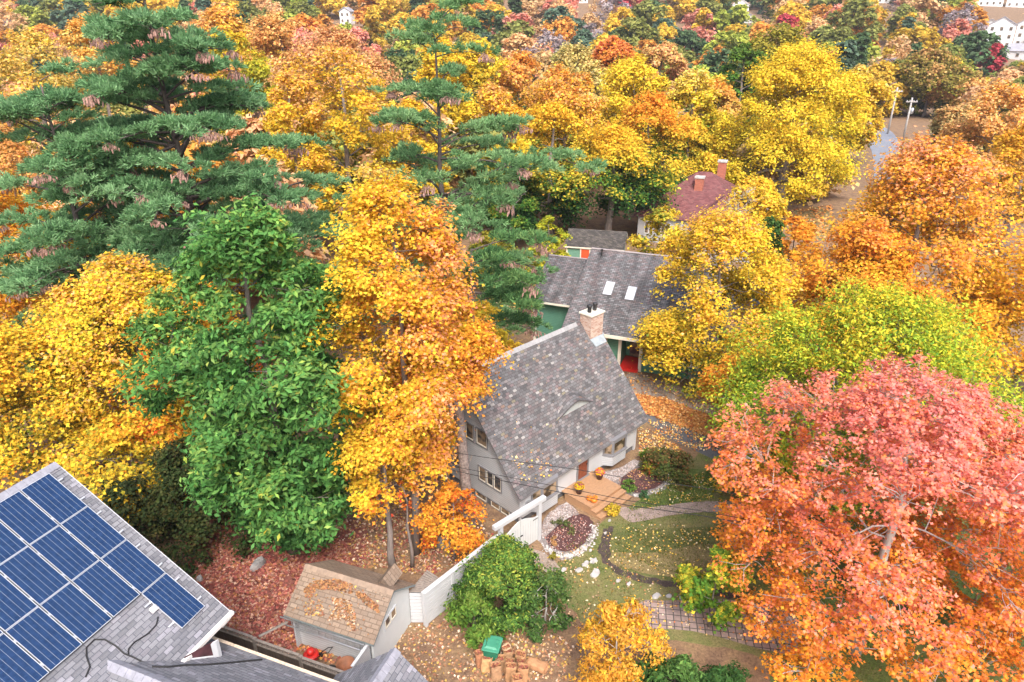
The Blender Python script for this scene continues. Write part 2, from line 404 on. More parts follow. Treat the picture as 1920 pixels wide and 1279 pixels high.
def crown(seed, Rr, zb, H, n1, n2, n3, leaf, cols, shape='leaf', prof='round', bough=.36, flat=.62, vert=0.0, out=0.0, jit=.18, cl=.2, tlo=0.0, thi=1.0, up=.8, sx=1.0, sy=1.0, hollow=.62, topc=None, tight=1.0, gx=0.0, extra=()):
    """boughs on the crown's envelope, leaf clumps on the boughs, leaves in the clumps.
    cols is a run of leaf colours; vert / out move a leaf along it with height / distance from the stem"""
    r = np.random.default_rng(seed)
    u = (np.arange(n1) + r.random(n1)) / n1
    if prof == 'round': f = np.sqrt(np.clip(1 - (2 * u - .8) ** 2 / 1.45, .05, 1))
    elif prof == 'oval': f = np.sin(math.pi * np.clip(u * .85 + .1, 0, 1)) ** .7
    elif prof == 'cone': f = .95 * (1 - u) + .12
    else: f = np.sqrt(np.clip(1 - u ** 2.2, .03, 1))          # dome: wide low, round top
    az = r.permutation(n1) * 2.399963 + r.random(n1) * .8
    lob = 1 + .16 * np.cos(az * 2 + r.random() * 6) + .10 * np.cos(az * 3 + u * 5 + r.random() * 6)
    rad = Rr * f * lob * (hollow + (1 - hollow) * np.sqrt(r.random(n1))) - Rr * bough * .55
    rad = np.maximum(rad, Rr * .08)
    B = np.stack([rad * np.cos(az) * sx, rad * np.sin(az) * sy, zb + (H - zb) * (u * .90 + .02)], 1)
    if len(extra): B = np.concatenate([B, np.array(extra, float)]); n1 = len(B)
    rb = Rr * bough * (.7 + .6 * r.random(n1)); rb = np.minimum(rb, (H - B[:, 2]) * .9 + Rr * .12)
    d = unit(r, n1 * n2).reshape(n1, n2, 3)
    o = B.copy(); o[:, 2] = 0; o /= np.linalg.norm(o, axis=1)[:, None] + 1e-6
    d = d + o[:, None, :] * .45 + np.array([0, 0, .45]); d /= np.linalg.norm(d, axis=2)[:, :, None]
    Cc = B[:, None, :] + d * rb[:, None, None] * (.55 + .5 * r.random((n1, n2, 1))) * np.array([1, 1, .8])
    rc = (rb[:, None] * (.30 + .22 * r.random((n1, n2)))) * tight
    tc = r.random((n1, 1)) * .6 + r.random((n1, n2)) * .4
    q = r.normal(size=(n1, n2, n3, 3)) * .55
    P = Cc[:, :, None, :] + q * rc[:, :, None, None] * np.array([1, 1, flat]); P[..., 2] -= .25 * rc[:, :, None] * (q[..., 0] ** 2 + q[..., 1] ** 2)
    P = P.reshape(-1, 3); n = len(P)
    Nn = np.array([0, 0, up]) + np.repeat(d.reshape(-1, 3), n3, 0) * .45 + r.normal(size=(n, 3)) * .42
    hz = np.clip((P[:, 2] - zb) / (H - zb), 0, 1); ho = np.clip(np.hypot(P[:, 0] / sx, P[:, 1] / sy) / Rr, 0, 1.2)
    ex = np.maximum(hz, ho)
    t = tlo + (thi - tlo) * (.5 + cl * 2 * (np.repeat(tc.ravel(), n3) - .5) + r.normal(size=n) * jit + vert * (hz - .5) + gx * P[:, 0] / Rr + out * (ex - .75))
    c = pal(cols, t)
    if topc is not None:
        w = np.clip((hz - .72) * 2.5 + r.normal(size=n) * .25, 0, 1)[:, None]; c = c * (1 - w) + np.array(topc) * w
    c = c * (1 + r.normal(size=(n, 1)) * .22) * (1 + r.normal(size=(n, 3)) * .05)
    sz = leaf * (.7 + .6 * r.random(n))
    return dict(P=P, N=Nn, s=sz, c=c, B=B, C=Cc.reshape(-1, 3), Bi=np.repeat(np.arange(n1), n2), shape=shape)
def limbs(mb, r, cr, trunk_pts, r0, zb, twig=.012, sides=6, lead=.8, frac=1.0, tw=True, lk=1.0, zmin=0):
    tp = np.array(trunk_pts); H = tp[-1][2]
    mb.tube(tp, [r0 * (1.25 if k == 0 else 1 - .75 * k / (len(tp) - 1)) for k in range(len(tp))], max(6, sides + 2))
    rad_at = lambda z: r0 * (1 - .75 * min(1, z / H))
    node = [np.array([np.interp(z, tp[:, 2], tp[:, k]) if k < 2 else z for k in range(3)]) for z in np.linspace(max(zb * .75, zmin, H * .08), H * .97, 14)]
    nrad = [rad_at(p[2]) * .62 * (.6 + .4 * lk) for p in node]
    order = np.argsort(np.hypot(cr['B'][:, 0], cr['B'][:, 1]) + .25 * cr['B'][:, 2])
    for i in order:
        bc = cr['B'][i]; A = np.array(node); dv = bc - A; dist = np.linalg.norm(dv, axis=1)
        hb, ha = math.hypot(bc[0], bc[1]), np.hypot(A[:, 0], A[:, 1])
        cost = dist + np.where(dv[:, 2] < -.2, -dv[:, 2] * 1.2, 0) + np.where(ha > hb, (ha - hb) * 1.5, 0) + np.where(np.array(nrad) < .012, .6, 0)
        k0 = int(np.argmin(cost)); p0 = node[k0]; h = dist[k0]
        m = p0 * .5 + bc * .5 + r.normal(size=3) * h * .09; m[2] += h * .06
        rr = min(nrad[k0] * .8, r0 * lk * .5) * (.85 + .15 * r.random())
        q1 = p0 * .72 + m * .28 + r.normal(size=3) * h * .04; q2 = m * .45 + bc * .55 + r.normal(size=3) * h * .05
        mb.tube([p0, q1, m, q2, bc], [rr, rr * .88, rr * .76, rr * .62, rr * .45], sides if rr > .03 else 4, False)
        node += [m, bc]; nrad += [rr * .76, rr * .45]
        if tw:
            cs = cr['C'][cr['Bi'] == i]
            for c_ in cs:
                if r.random() > frac: continue
                a = m + (bc - m) * (.45 + .55 * r.random()); mid = (a + c_) / 2 + r.normal(size=3) * .08 * np.linalg.norm(c_ - a)
                mb.tube([a, mid, c_], [min(rr * .4, twig * 1.6), twig * 1.1, twig * .6], 3, False)
def build_tree(name, loc, label, cr, trunk_r, zb, H, bark='bark', cat='tree', group=None, seed=1, twig=.012, frac=1.0, lean=(0, 0), sides=6, tw=True, stems=None, lk=1.0, zmin=0):
    root = tag(empty(name, loc), label, cat, group); r = np.random.default_rng(seed + 77)
    mb = MB()
    tp = [np.array([lean[0] * t ** 1.3 + r.normal() * .05 * H * .15 * (t > 0), lean[1] * t ** 1.3 + r.normal() * .05 * H * .15 * (t > 0), H * .86 * t]) for t in np.linspace(0, 1, 7)]
    limbs(mb, r, cr, tp, trunk_r, zb, twig, sides, frac=frac, tw=tw, lk=lk, zmin=zmin)
    mb.build('trunk', M[bark], root, True)
    leaf_object('crown', cr['P'], cr['N'], cr['s'], cr['c'], seed, root, cr['shape'])
    return root
_cone = None
def pine(name, loc, label, H, zb, Lmax, nlev, seed, trunk_r=.32, cols=None, nl=.24, nw=.05, cones=26, per=5, top_bare=0.0, tuft=26, ndl=13, asym=(0, 0), cat='pine tree', lshape=1.0, droop=.05, lean=(0, 0), face=0.0, spread=None, puffs=7, pr=1.0):
    """layered boughs of needle tufts on a straight trunk; cone bunches hang from the bough tips"""
    global _cone
    r = np.random.default_rng(seed); root = tag(empty(name, loc), label, cat)
    cols = cols or [(.11, .235, .105), (.19, .365, .165), (.30, .49, .255)]
    mb = MB(); tp = [np.array([lean[0] * t + r.normal() * .04, lean[1] * t + r.normal() * .04, H * t]) for t in np.linspace(0, .98, 9)]
    mb.tube(tp, [trunk_r * (1 - .86 * t) for t in np.linspace(0, 1, 9)], 9)
    P = []; D = []; T = []; tips = []; seen = 0
    for lv in range(nlev):
        t = (lv + r.random() * .7) / nlev; z = zb + (H - zb) * t
        L = Lmax * (1 - t) ** .6 * lshape * (.75 + .5 * r.random()) + .5
        if r.random() < .13: L *= .45
        nb = per if t < .8 else 4
        a0 = r.random() * 6.28
        for k in range(nb):
            az = a0 + k * 6.283 / nb + r.normal() * .28; az = face + (az - face if spread is None else r.uniform(-spread, spread)); l = L * (.6 + .55 * r.random())
            dv = np.array([math.cos(az), math.sin(az), 0]); l *= 1 + asym[0] * dv[0] + asym[1] * dv[1]
            rise = l * (.10 + .25 * t + r.normal() * .13)
            base = np.array([np.interp(z, [p[2] for p in tp], [p[i] for p in tp]) for i in range(3)]); base[2] = z + r.normal() * (H - zb) / nlev * .7
            pts = []
            side = np.array([-dv[1], dv[0], 0]); bend = r.normal() * .12 * l
            for s in np.linspace(0, 1, 6):
                pts.append(base + dv * l * s + side * bend * s * s + UPZ * (rise * math.sin(s * 1.9) - droop * l * s ** 3))
            br = trunk_r * (.12 + .25 * (1 - t)) * min(1, l / 3 + .3)
            mb.tube(pts, [br * (1 - .75 * s) for s in np.linspace(0, 1, 6)], 5, False)
            pts = np.array(pts); npf = max(2, int(puffs * l / Lmax))
            for q_ in range(npf):
                s = min(1.02, .30 + .72 * (q_ + r.random()) / npf); b_ = np.array([np.interp(s, np.linspace(0, 1, 6), pts[:, i]) for i in range(3)])
                off = r.normal() * .20 * l * (1.15 - s * .6); pc = b_ + side * off + UPZ * (.05 + r.random() * .25 - abs(off) * .05)
                if abs(off) > .25: mb.tube([b_ - (pts[1] - pts[0]) * .3, (b_ + pc) / 2, pc], [.035, .022, .01], 3, False)
                pr_ = (.42 + .4 * r.random()) * pr; tone = r.random() * .75; k_ = int(tuft * (.7 + .6 * r.random()))
                dd = r.normal(size=(k_, 3)); dd /= np.linalg.norm(dd, axis=1)[:, None]; dd[:, 2] = np.abs(dd[:, 2]) * .75 - .12
                dd = dd + dv * .25
                P += list(pc + dd * pr_ * (.55 + .45 * r.random((k_, 1))) * [1.15, 1.15, .7]); D += list(dd * .9 + UPZ * .3 + dv * .25); T += list(tone + r.random(k_) * .25)
            if l > .45 * Lmax: tips.append(pts[-1]); tips.append(pts[-1] * .75 + pts[-2] * .25 + side * r.normal() * .3)
    mb.build('trunk', M['dark_bark'], root, True)
    P = np.array(P); D = np.array(D); T = np.array(T); n = len(P)
    PP = np.repeat(P, ndl, 0); d = np.repeat(D, ndl, 0) + r.normal(size=(n * ndl, 3)) * .55; d /= np.linalg.norm(d, axis=1)[:, None]
    PP = PP + r.normal(size=PP.shape) * [.07, .07, .05]
    nn = np.cross(d, r.normal(size=d.shape)) + UPZ * .6; nn -= d * (nn * d).sum(1)[:, None]; nn /= np.linalg.norm(nn, axis=1)[:, None]
    tg = np.cross(d, nn)
    c = pal(cols, np.repeat(T, ndl) + r.normal(size=n * ndl) * .2); c = c * (1 + r.normal(size=(n * ndl, 1)) * .14)
    # leaf_object builds b = N x t, so t is chosen to make b the needle direction
    leaf_object('needles', PP, nn, nl * (.7 + .6 * r.random(n * ndl)), c, seed, root, 'needle', nw / nl, tang=np.cross(d, nn))
    if cones:
        if _cone is None:
            _cone = []
            for s in range(3):
                m = MB(); rr = np.random.default_rng(s + 5)
                for k in range(15):
                    x, y = rr.normal(size=2) * .3; z = -rr.random() * .3
                    ln = .22 + .1 * rr.random(); w = .05
                    tx, ty = rr.normal(size=2) * .05
                    m.tube([(x, y, z), (x + tx * .3, y + ty * .3, z - ln * .3), (x + tx * .7, y + ty * .7, z - ln * .75), (x + tx, y + ty, z - ln)], [.022, w, w * .9, .012], 6)
                    m.tube([(0, 0, .08), (x, y, z)], [.012, .008], 3, False)
                o = m.build('cone_cluster', M['cone']); _cone.append(o.data); bpy.data.objects.remove(o)
        tips = np.array(tips); front = tips[np.argsort(tips[:, 1] - tips[:, 2] * .6)][:int(len(tips) * .7)]
        idx = r.permutation(len(front))[:cones]
        for i in idx:
            o = bpy.data.objects.new('cone_cluster', _cone[r.integers(3)]); col.objects.link(o); o.parent = root
            o.location = front[i] + [0, 0, -.05]; o.rotation_euler = (0, 0, r.random() * 6.28); o.scale = [.62 + .35 * r.random()] * 3
    return root
# ------------------------------------------------------------------ the ground and what lies flat on it
SOIL = ground_mat('leafy_soil', [(.3, (.13, .08, .055)), (.45, (.21, .13, .08)), (.58, (.28, .18, .10)), (.7, (.17, .14, .06))], 1.1, 9)
def build_ground():
    xs = np.concatenate([np.linspace(-700, -60, 30), np.arange(-56, 100, 4), np.linspace(104, 800, 32)])
    ys = np.concatenate([np.linspace(-60, -8, 8), np.arange(-4, 100, 4), np.linspace(104, 1000, 90)])
    V = [(x, y, hill(x, y)) for y in ys for x in xs]; nx = len(xs)
    Fc = [(j * nx + i, j * nx + i + 1, (j + 1) * nx + i + 1, (j + 1) * nx + i) for j in range(len(ys) - 1) for i in range(nx - 1)]
    me = bpy.data.meshes.new('ground'); me.from_pydata(V, [], Fc); me.materials.append(SOIL)
    me.polygons.foreach_set('use_smooth', [True] * len(Fc))
    o = bpy.data.objects.new('ground', me); col.objects.link(o); o['kind'] = 'structure'
build_ground()
RED_LITTER = ground_mat('red_leaf_litter', [(.3, (.12, .04, .035)), (.5, (.22, .075, .06)), (.7, (.30, .12, .085))], 1.6, 11)
GRASS = ground_mat('lawn_grass', [(.3, (.085, .125, .035)), (.45, (.15, .165, .05)), (.58, (.21, .185, .075)), (.75, (.10, .13, .04))], .7, 13)
GREEN = ground_mat('green_grass', [(.3, (.06, .11, .025)), (.5, (.105, .15, .035)), (.7, (.16, .165, .055))], .9, 14)
DRY = ground_mat('dry_grass', [(.3, (.19, .15, .06)), (.5, (.25, .195, .085)), (.7, (.20, .17, .07))], .9, 14)
MULCH = ground_mat('mulch', [(.3, (.065, .03, .03)), (.55, (.115, .05, .05)), (.7, (.17, .085, .075))], 2.5, 16, bs=.9)
SOILD = ground_mat('dark_soil', [(.3, (.05, .038, .035)), (.6, (.095, .07, .06)), (.75, (.15, .11, .085))], 2.2, 16, bs=.9)
ASPH = ground_mat('asphalt', [(.3, (.105, .11, .125)), (.6, (.145, .15, .165)), (.75, (.17, .17, .185))], .7, 26, .9, .2)
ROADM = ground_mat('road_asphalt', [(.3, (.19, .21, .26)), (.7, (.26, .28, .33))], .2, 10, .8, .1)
CONC = ground_mat('path_concrete', [(.3, (.25, .20, .17)), (.5, (.33, .27, .23)), (.7, (.27, .20, .16))], 1.6, 15, .9, .3)
GRAVEL = ground_mat('gravel_bed', [(.3, (.17, .15, .145)), (.5, (.28, .25, .245)), (.7, (.22, .17, .16))], 3, 26, .9, .9)
G = lambda *pts: [gp(x, y) for x, y in pts]
poly('yard_litter', G((330, 1010), (430, 960), (560, 975), (680, 960), (700, 1040), (640, 1090), (590, 1120), (560, 1230), (450, 1190), (380, 1120)), .006, RED_LITTER, seed=2, jit=.15)
poly('yard_grass', G((1000, 1075), (1075, 1045), (1110, 985), (1180, 955), (1255, 905), (1300, 850), (1420, 800), (1960, 830), (1990, 1330), (1500, 1340), (1440, 1225), (1240, 1200), (1110, 1190), (1060, 1130)), .006, GRASS, seed=3, jit=.1)
poly('lawn', G((1135, 1000), (1165, 985), (1230, 995), (1330, 985), (1440, 1000), (1440, 1120), (1330, 1098), (1240, 1085), (1185, 1075), (1135, 1050)), .011, ground_mat('olive_lawn', [(.3, (.075, .105, .028)), (.5, (.125, .14, .042)), (.7, (.17, .16, .055))], 1.0, 14), seed=4)
poly('dry_lawn', G((1140, 1035), (1190, 1040), (1260, 1032), (1330, 1015), (1420, 1040), (1410, 1110), (1330, 1095), (1240, 1080), (1175, 1068), (1140, 1055)), .016, DRY, seed=5)
poly('side_lawn', G((1175, 955), (1215, 925), (1255, 908), (1275, 880), (1340, 880), (1345, 935), (1280, 945), (1195, 958)), .011, GREEN, seed=6)
poly('garden_trench', G((1140, 985), (1158, 985), (1148, 1010), (1138, 1040), (1150, 1060), (1190, 1075), (1250, 1092), (1330, 1103), (1400, 1118), (1400, 1128), (1300, 1112), (1220, 1095), (1165, 1080), (1125, 1055), (1122, 1035), (1130, 1010)), .021, SOILD, seed=7, jit=.13, sub=.22)
poly('shade_grass', G((1420, 1000), (1500, 960), (1960, 900), (1990, 1330), (1450, 1330), (1440, 1230), (1500, 1230), (1500, 1150), (1425, 1125)), .010, GREEN, seed=22)
poly('back_lawn', G((895, 500), (990, 470), (1003, 520), (1000, 590), (905, 575)), .008, GREEN, seed=8)
poly('gravel_path', G((1008, 1000), (1030, 960), (1062, 940), (1085, 965), (1115, 985), (1118, 1010), (1085, 1045), (1050, 1052), (1015, 1025)), .012, GRAVEL, seed=9)
poly('gravel_bed', G((1125, 885), (1160, 880), (1190, 860), (1215, 868), (1250, 880), (1260, 905), (1235, 925), (1185, 935), (1140, 905)), .012, GRAVEL, seed=19)
poly('mulch_bed', G((1020, 1010), (1045, 985), (1085, 960), (1110, 972), (1112, 995), (1095, 1022), (1070, 1036), (1035, 1030)), .02, MULCH, seed=10)
poly('mulch_bed', G((1155, 905), (1185, 880), (1225, 872), (1248, 885), (1248, 905), (1215, 922), (1180, 925)), .02, MULCH, seed=11)
poly('concrete_path', G((985, 1030), (1008, 1028), (1060, 1068), (1040, 1082), (1010, 1065)), .014, CONC, seed=12)
poly('brick_walk', G((1150, 955), (1172, 950), (1200, 955), (1260, 946), (1330, 940), (1420, 940), (1500, 950), (1500, 972), (1400, 960), (1330, 960), (1260, 966), (1195, 980), (1178, 980)), .024,
     paver_mat('walk_brick', .2, .1, (.32, .24, .21), (.42, .33, .29), (.17, .14, .12), R(20), .008), seed=13, jit=.02)
poly('paver_drive', G((1195, 1124), (1240, 1128), (1330, 1122), (1420, 1130), (1500, 1150), (1500, 1230), (1440, 1222), (1330, 1188), (1250, 1178), (1180, 1180)), .016,
     paver_mat('drive_paver', .3, .3, (.26, .19, .175), (.36, .27, .25), (.08, .07, .065), R(8), .022), seed=14, jit=.02)
poly('asphalt_drive', G((1188, 768), (1240, 768), (1330, 818), (1440, 850), (1440, 905), (1300, 845), (1235, 812)), .012, ASPH, seed=15)
poly('leaf_strip', G((1180, 738), (1240, 745), (1330, 780), (1390, 800), (1360, 825), (1290, 800), (1190, 768)), .018,
     ground_mat('orange_litter', [(.3, (.20, .075, .025)), (.5, (.32, .14, .04)), (.7, (.24, .11, .05))], 2, 9), seed=16)
poly('side_path', G((1168, 700), (1200, 700), (1300, 735), (1390, 775), (1380, 792), (1290, 765), (1185, 742)), .015, CONC, seed=17)
poly('road', G((1600, 225), (1652, 232), (1690, 262), (1683, 330), (1690, 420), (1690, 520), (1630, 520), (1636, 400), (1640, 300), (1625, 262)), .05, ROADM, seed=18, smooth_n=2, sub=3)
poly('road', G((1325, 520), (1400, 540), (1500, 600), (1500, 640), (1400, 590), (1330, 560)), .02, ROADM, seed=21, sub=3)
poly('far_yard', G((1470, 395), (1560, 385), (1570, 450), (1480, 455)), .02, DRY, seed=20, sub=2)

# ------------------------------------------------------------------ the white cottage
CA, CB = np.array([.70711, .70711, 0]), np.array([-.70711, .70711, 0]); CO = np.array([.39, 26.8, 0])
C3 = lambda u, w, h: P3(CO, CA, CB, u, w, h)
def cottage():
    root = tag(empty('cottage', CO), 'white storybook cottage with a steep mottled shingle roof and an eyebrow dormer', 'house')
    root.location = (0, 0, 0)
    L, Dp = 9.35, 8.0
    prof = [(-.34, 1.88), (-.05, 2.16), (.4, 2.66), (1.2, 3.62), (2.4, 5.03), (4.0, 6.88)]
    back = [(8.34, 1.88), (8.05, 2.16), (7.6, 2.66), (6.8, 3.62), (5.6, 5.03), (4.0, 6.88)]
    rf = MB(); roof_side(rf, CO, CA, CB, prof, -.36, 9.98, .155, .02); roof_side(rf, CO, CA, CB, back, -.36, 9.98, .155, .02)
    ro = rf.build('roof', SH_COT, root)
    ru = MB(); roof_under(ru, CO, CA, CB, prof, -.34, 9.96, .13); roof_under(ru, CO, CA, CB, back, -.34, 9.96, .13)
    ru.build('soffit', M['trim'], ro)
    rc = MB()
    for k in range(34):
        u = -.36 + k * .26
        if u > 8.6: break
        rc.prism([C3(u, 3.83, 6.74), C3(u, 4.0, 6.93), C3(u, 4.17, 6.74)], CA * .25)
    rc.build('ridge_cap', plain('ridge_strip', (.30, .30, .31), .8, .15), ro)
    # walls
    under = [(0, 2.02), (.4, 2.48), (1.2, 3.44), (2.4, 4.85), (4.0, 6.7), (5.6, 4.85), (6.8, 3.44), (7.6, 2.48), (8.0, 2.02)]
    w = MB()
    for u, t in ((0.0, CA * .15), (L - .15, CA * .15)):
        w.prism([C3(u, 0, .42 if u == 0 else 0)] + [C3(u, b, h) for b, h in under] + [C3(u, 8.0, .42 if u == 0 else 0)], t)
    w.box(C3(.152, 8.0, 0), CA * (L - .304), -CB * .15, UPZ * 2.0)
    w.build('gable_wall', M['white_clap'], root)
    w = MB(); w.box(C3(.152, 0, .35), CA * (L - .304), CB * .15, UPZ * 1.72)
    w.build('front_wall', M['white'], root)
    f = MB(); f.box(C3(.05, .08, -.1), CA * (L - .1), CB * 7.8, UPZ * .5); f.build('foundation', M['foundation'], root)
    # corner boards
    for u in (-.012, L - .09):
        c = MB(); c.box(C3(u, -.012, .1), CA * .1, CB * .1, UPZ * 1.9); c.build('corner_board', M['white'], root)
    # basement band on the left gable
    for u0, u1 in ((.75, 1.35), (1.45, 2.05), (2.4, 3.2)):
        window(root, C3(.05, 0, 0), CB, -CA, u0, u1, .04, .34, 1, M['trim'], M['glass'], .04, .03)
    window(root, CO, CB, -CA, 1.28, 2.85, 1.28, 2.06, 3)
    window(root, CO, CB, -CA, 2.24, 2.96, 3.36, 4.2, 1)
    window(root, CO, CB, -CA, 3.2, 3.75, 3.36, 4.2, 1)
    window(root, CO, CB, -CA, 4.3, 5.5, 1.3, 1.95, 2)
    # door
    d = MB(); d.box(C3(4.24, -.03, .46), CA * .74, CB * .03 - CB * .001, UPZ * 1.5)
    do = d.build('door', M['door'], root)
    p = MB()
    for z in (.62, 1.15):
        for u in (4.32, 4.65): p.box(C3(u, -.045, z), CA * .25, CB * .014, UPZ * .42)
    p.build('door_panel', M['door'], do)
    h = MB(); h.lathe(C3(4.9, -.07, 1.2), [(.001, -.03), (.03, -.02), (.03, .02), (.001, .03)], 8); h.build('handle', M['black'], do)
    f = MB()
    for u in (4.14, 4.985): f.box(C3(u, -.06, .42), CA * .1, CB * .058, UPZ * 1.6)
    f.box(C3(4.242, -.058, 1.96), CA * .74, CB * .056, UPZ * .1); f.box(C3(4.1, -.14, .40), CA * 1.02, CB * .137, UPZ * .055)
    f.build('door_frame', M['trim'], root)
    # bay windows
    for s0, f0, f1, s1 in ((.74, 1.05, 2.18, 2.5), (6.3, 6.62, 7.78, 8.1)):
        foot = [(s0, -.002), (f0, -.46), (f1, -.46), (s1, -.002)]
        by = MB(); by.prism([C3(u, w, .40) for u, w in foot], UPZ * .62)
        bo = by.build('bay_window', M['white_clap'], root)
        tp = MB(); tp.prism([C3(u, w, 1.83) for u, w in foot], UPZ * .16); tp.build('bay_head', M['trim'], bo)
        sl = MB(); g = lambda u, w: (u + (.05 if u > (f0 + f1) / 2 else -.05), w - .05 if w < -.1 else w)
        sl.prism([C3(*g(u, w), 1.021) for u, w in foot], UPZ * .05); sl.build('sill', M['trim'], bo)
        ins = MB(); ins.prism([C3(u + (.1 if u < (f0 + f1) / 2 else -.1), w + (.08 if w < -.1 else 0), 1.072) for u, w in foot], UPZ * .2)
        ins.build('window_seat', M['cream'], bo)
        for k in range(3):
            A, B = C3(*foot[k], 0), C3(*foot[k + 1], 0); d = (B - A); Ln = np.linalg.norm(d); d = d / Ln; n = np.array([d[1], -d[0], 0])
            fr = MB()
            for u in (0, Ln - .09): fr.box(A + d * u + UPZ * 1.073 - n * .08, d * .09, n * .078, UPZ * .755)
            fr.box(A + d * .091 + UPZ * 1.073 - n * .07, d * (Ln - .182), n * .06, UPZ * .06)
            fr.box(A + d * .091 + UPZ * 1.765 - n * .07, d * (Ln - .182), n * .06, UPZ * .06)
            fo = fr.build('window_frame', M['trim'], bo)
            pn = MB(); pn.box(A + d * .091 + UPZ * 1.134 - n * .05, d * (Ln - .182), n * .012, UPZ * .63); pn.build('pane', M['warm_glass'], bo)
    # eyebrow dormer
    ey = MB(); hood = []; NS, NT = 28, 8
    u0, u1, wf = 3.75, 6.95, 1.22; zr = lambda w: np.interp(w, [p_[0] for p_ in prof], [p_[1] for p_ in prof])
    for i in range(NS + 1):
        s = i / NS; u = u0 + (u1 - u0) * s
        hh = .66 * math.sin(math.pi * s) ** 1.7
        back_w = wf + hh / (1.165 - .38); row = []
        for j in range(NT + 1):
            t = j / NT; w = wf - .10 * (hh / .66) + (back_w - wf + .10 * (hh / .66)) * t
            z = zr(wf) + hh + .02 + (w - wf) * .38; z = z + (zr(back_w) + .02 - (zr(wf) + hh + .02 + (back_w - wf) * .38)) * t
            row.append(C3(u, w, z))
        hood.append((u, row, hh, back_w))
    for i in range(NS):
        for j in range(NT):
            q = lambda a_, b_: (hood[a_][0], (hood[a_][3] - wf + .1) * b_ / NT * 1.1)
            ey.face([hood[i][1][j], hood[i + 1][1][j], hood[i + 1][1][j + 1], hood[i][1][j + 1]], [q(i, j), q(i + 1, j), q(i + 1, j + 1), q(i, j + 1)])
    eo = ey.build('eyebrow_dormer', SH_COT, root)
    ed = MB(); gl = MB()
    for i in range(NS):
        a0, a1 = hood[i][1][0], hood[i + 1][1][0]
        ed.face([a0 - UPZ * .075, a1 - UPZ * .075, a1, a0]); ed.face([a0 - UPZ * .075, a1 - UPZ * .075, a1 - UPZ * .075 + CB * .3, a0 - UPZ * .075 + CB * .3])
        if hood[i][2] > .09 and hood[i + 1][2] > .09:
            b0, b1 = C3(hood[i][0], wf + .04, zr(wf) - .05), C3(hood[i + 1][0], wf + .04, zr(wf) - .05)
            gl.face([b0, b1, b1 + UPZ * (hood[i + 1][2] + .05), b0 + UPZ * (hood[i][2] + .05)])
    ed.build('dormer_edge', plain('dark_shingle_edge', (.09, .085, .09), .9), eo)
    gl.build('dormer_window', plain('pale_dormer_window', (.40, .43, .43), .3, .15, 2), eo)
    # chimney
    ch = MB(); cs = [C3(8.85, 3.2, 0), C3(9.92, 3.2, 0), C3(9.92, 4.0, 0), C3(8.85, 4.0, 0)]
    for k in range(4): uvwall(ch, cs[k], cs[(k + 1) % 4], 5.2, 7.34)
    co = ch.build('chimney', M['brick'], root)
    cp = MB(); cp.box(C3(8.79, 3.13, 7.341), CA * 1.19, CB * .94, UPZ * .10); cp.build('chimney_cap', M['cream'], co, bevel=.015)
    for u in (9.15, 9.62):
        fl = MB(); fl.lathe(C3(u, 3.6, 7.442), [(.11, 0), (.11, .3), (.15, .31), (.15, .4), (.12, .44)], 14); fl.build('flue', M['black'], co)
    fs = MB(); fs.prism([C3(8.8, 3.17, 5.98), C3(9.9, 3.17, 5.98), C3(9.9, 2.85, 5.60), C3(8.95, 2.85, 5.60)], UPZ * .05)
    fs.prism([C3(9.925, 3.1, 5.85), C3(9.99, 3.1, 5.85), C3(9.99, 3.9, 6.83), C3(9.925, 3.9, 6.83)], UPZ * .09)
    fs.build('flashing', M['flash'], co)
    mt = MB(); mt.box(C3(.35, -.16, .75), CA * .3, CB * .155, UPZ * .45); mt.build('meter_box', M['metal'], root)
    return root
cottage()
# deck with its pots and pumpkins
def deck():
    root = tag(empty('wooden_deck'), 'new cedar deck with two broad steps at the front door of the white cottage', 'deck')
    pb = MB(); n = 13; wd = 1.93 / n
    for k in range(n): pb.box(C3(3.0, -1.93 + k * wd + .004, .41), CA * 2.47, CB * (wd - .008), UPZ * .04)
    pb.build('deck_boards', M['deck'], root)
    fr = MB(); fr.box(C3(3.02, -1.91, 0), CA * 2.43, CB * 1.7, UPZ * .405); fr.build('deck_frame', M['deck'], root)
    for z, b0, b1 in ((.30, -2.24, -1.93), (.15, -2.58, -2.24)):
        s = MB(); s.box(C3(3.0, b0, z - .04), CA * 2.5, CB * (.15), UPZ * .04); s.box(C3(3.0, b0 + .156, z - .04), CA * 2.5, CB * (b1 - b0 - .16), UPZ * .04)
        s.box(C3(3.02, b0 + .05, 0), CA * 2.46, CB * (b1 - b0 - .025), UPZ * (z - .045)); s.build('step', M['deck'], root)
M['deck'] = wood('cedar_deck', (.40, .235, .13), (3, 3, 8), .2, .6)
deck()
def leaf_rosette(name, center, rx, rz, n, sz, cols, seed, parent=None):
    r = np.random.default_rng(seed); d = r.normal(size=(n, 3)); d /= np.linalg.norm(d, axis=1)[:, None]; d[:, 2] = abs(d[:, 2]) * 1.0
    P = np.array(center) + d * [rx, rx, rz] * (.65 + .4 * r.random((n, 1)))
    c = np.array(cols)[r.integers(0, len(cols), n)]
    return leaf_object(name, P, d + [0, 0, .5], np.full(n, sz), c, seed, parent)
def pot(u, w, label, cols, seed):
    c = C3(u, w, .452)
    root = tag(empty('flower_pot', c), label, 'flower pot', 'flower pots on the deck')
    p = MB(); p.lathe((0, 0, 0), [(.13, 0), (.18, .22), (.2, .3), (.215, .3), (.215, .35), (.19, .35), (.17, .3)], 18); p.build('pot', M['pot'], root, True)
    leaf_rosette('flowers', (0, 0, .38), .27, .27, 420, .075, cols, seed, root)
pot(3.49, -.75, 'dark pot of yellow chrysanthemums nearer the left bay window', [(.85, .5, .02), (.8, .42, .02), (.85, .6, .05), (.25, .2, .04), (.3, .04, .15)], 5)
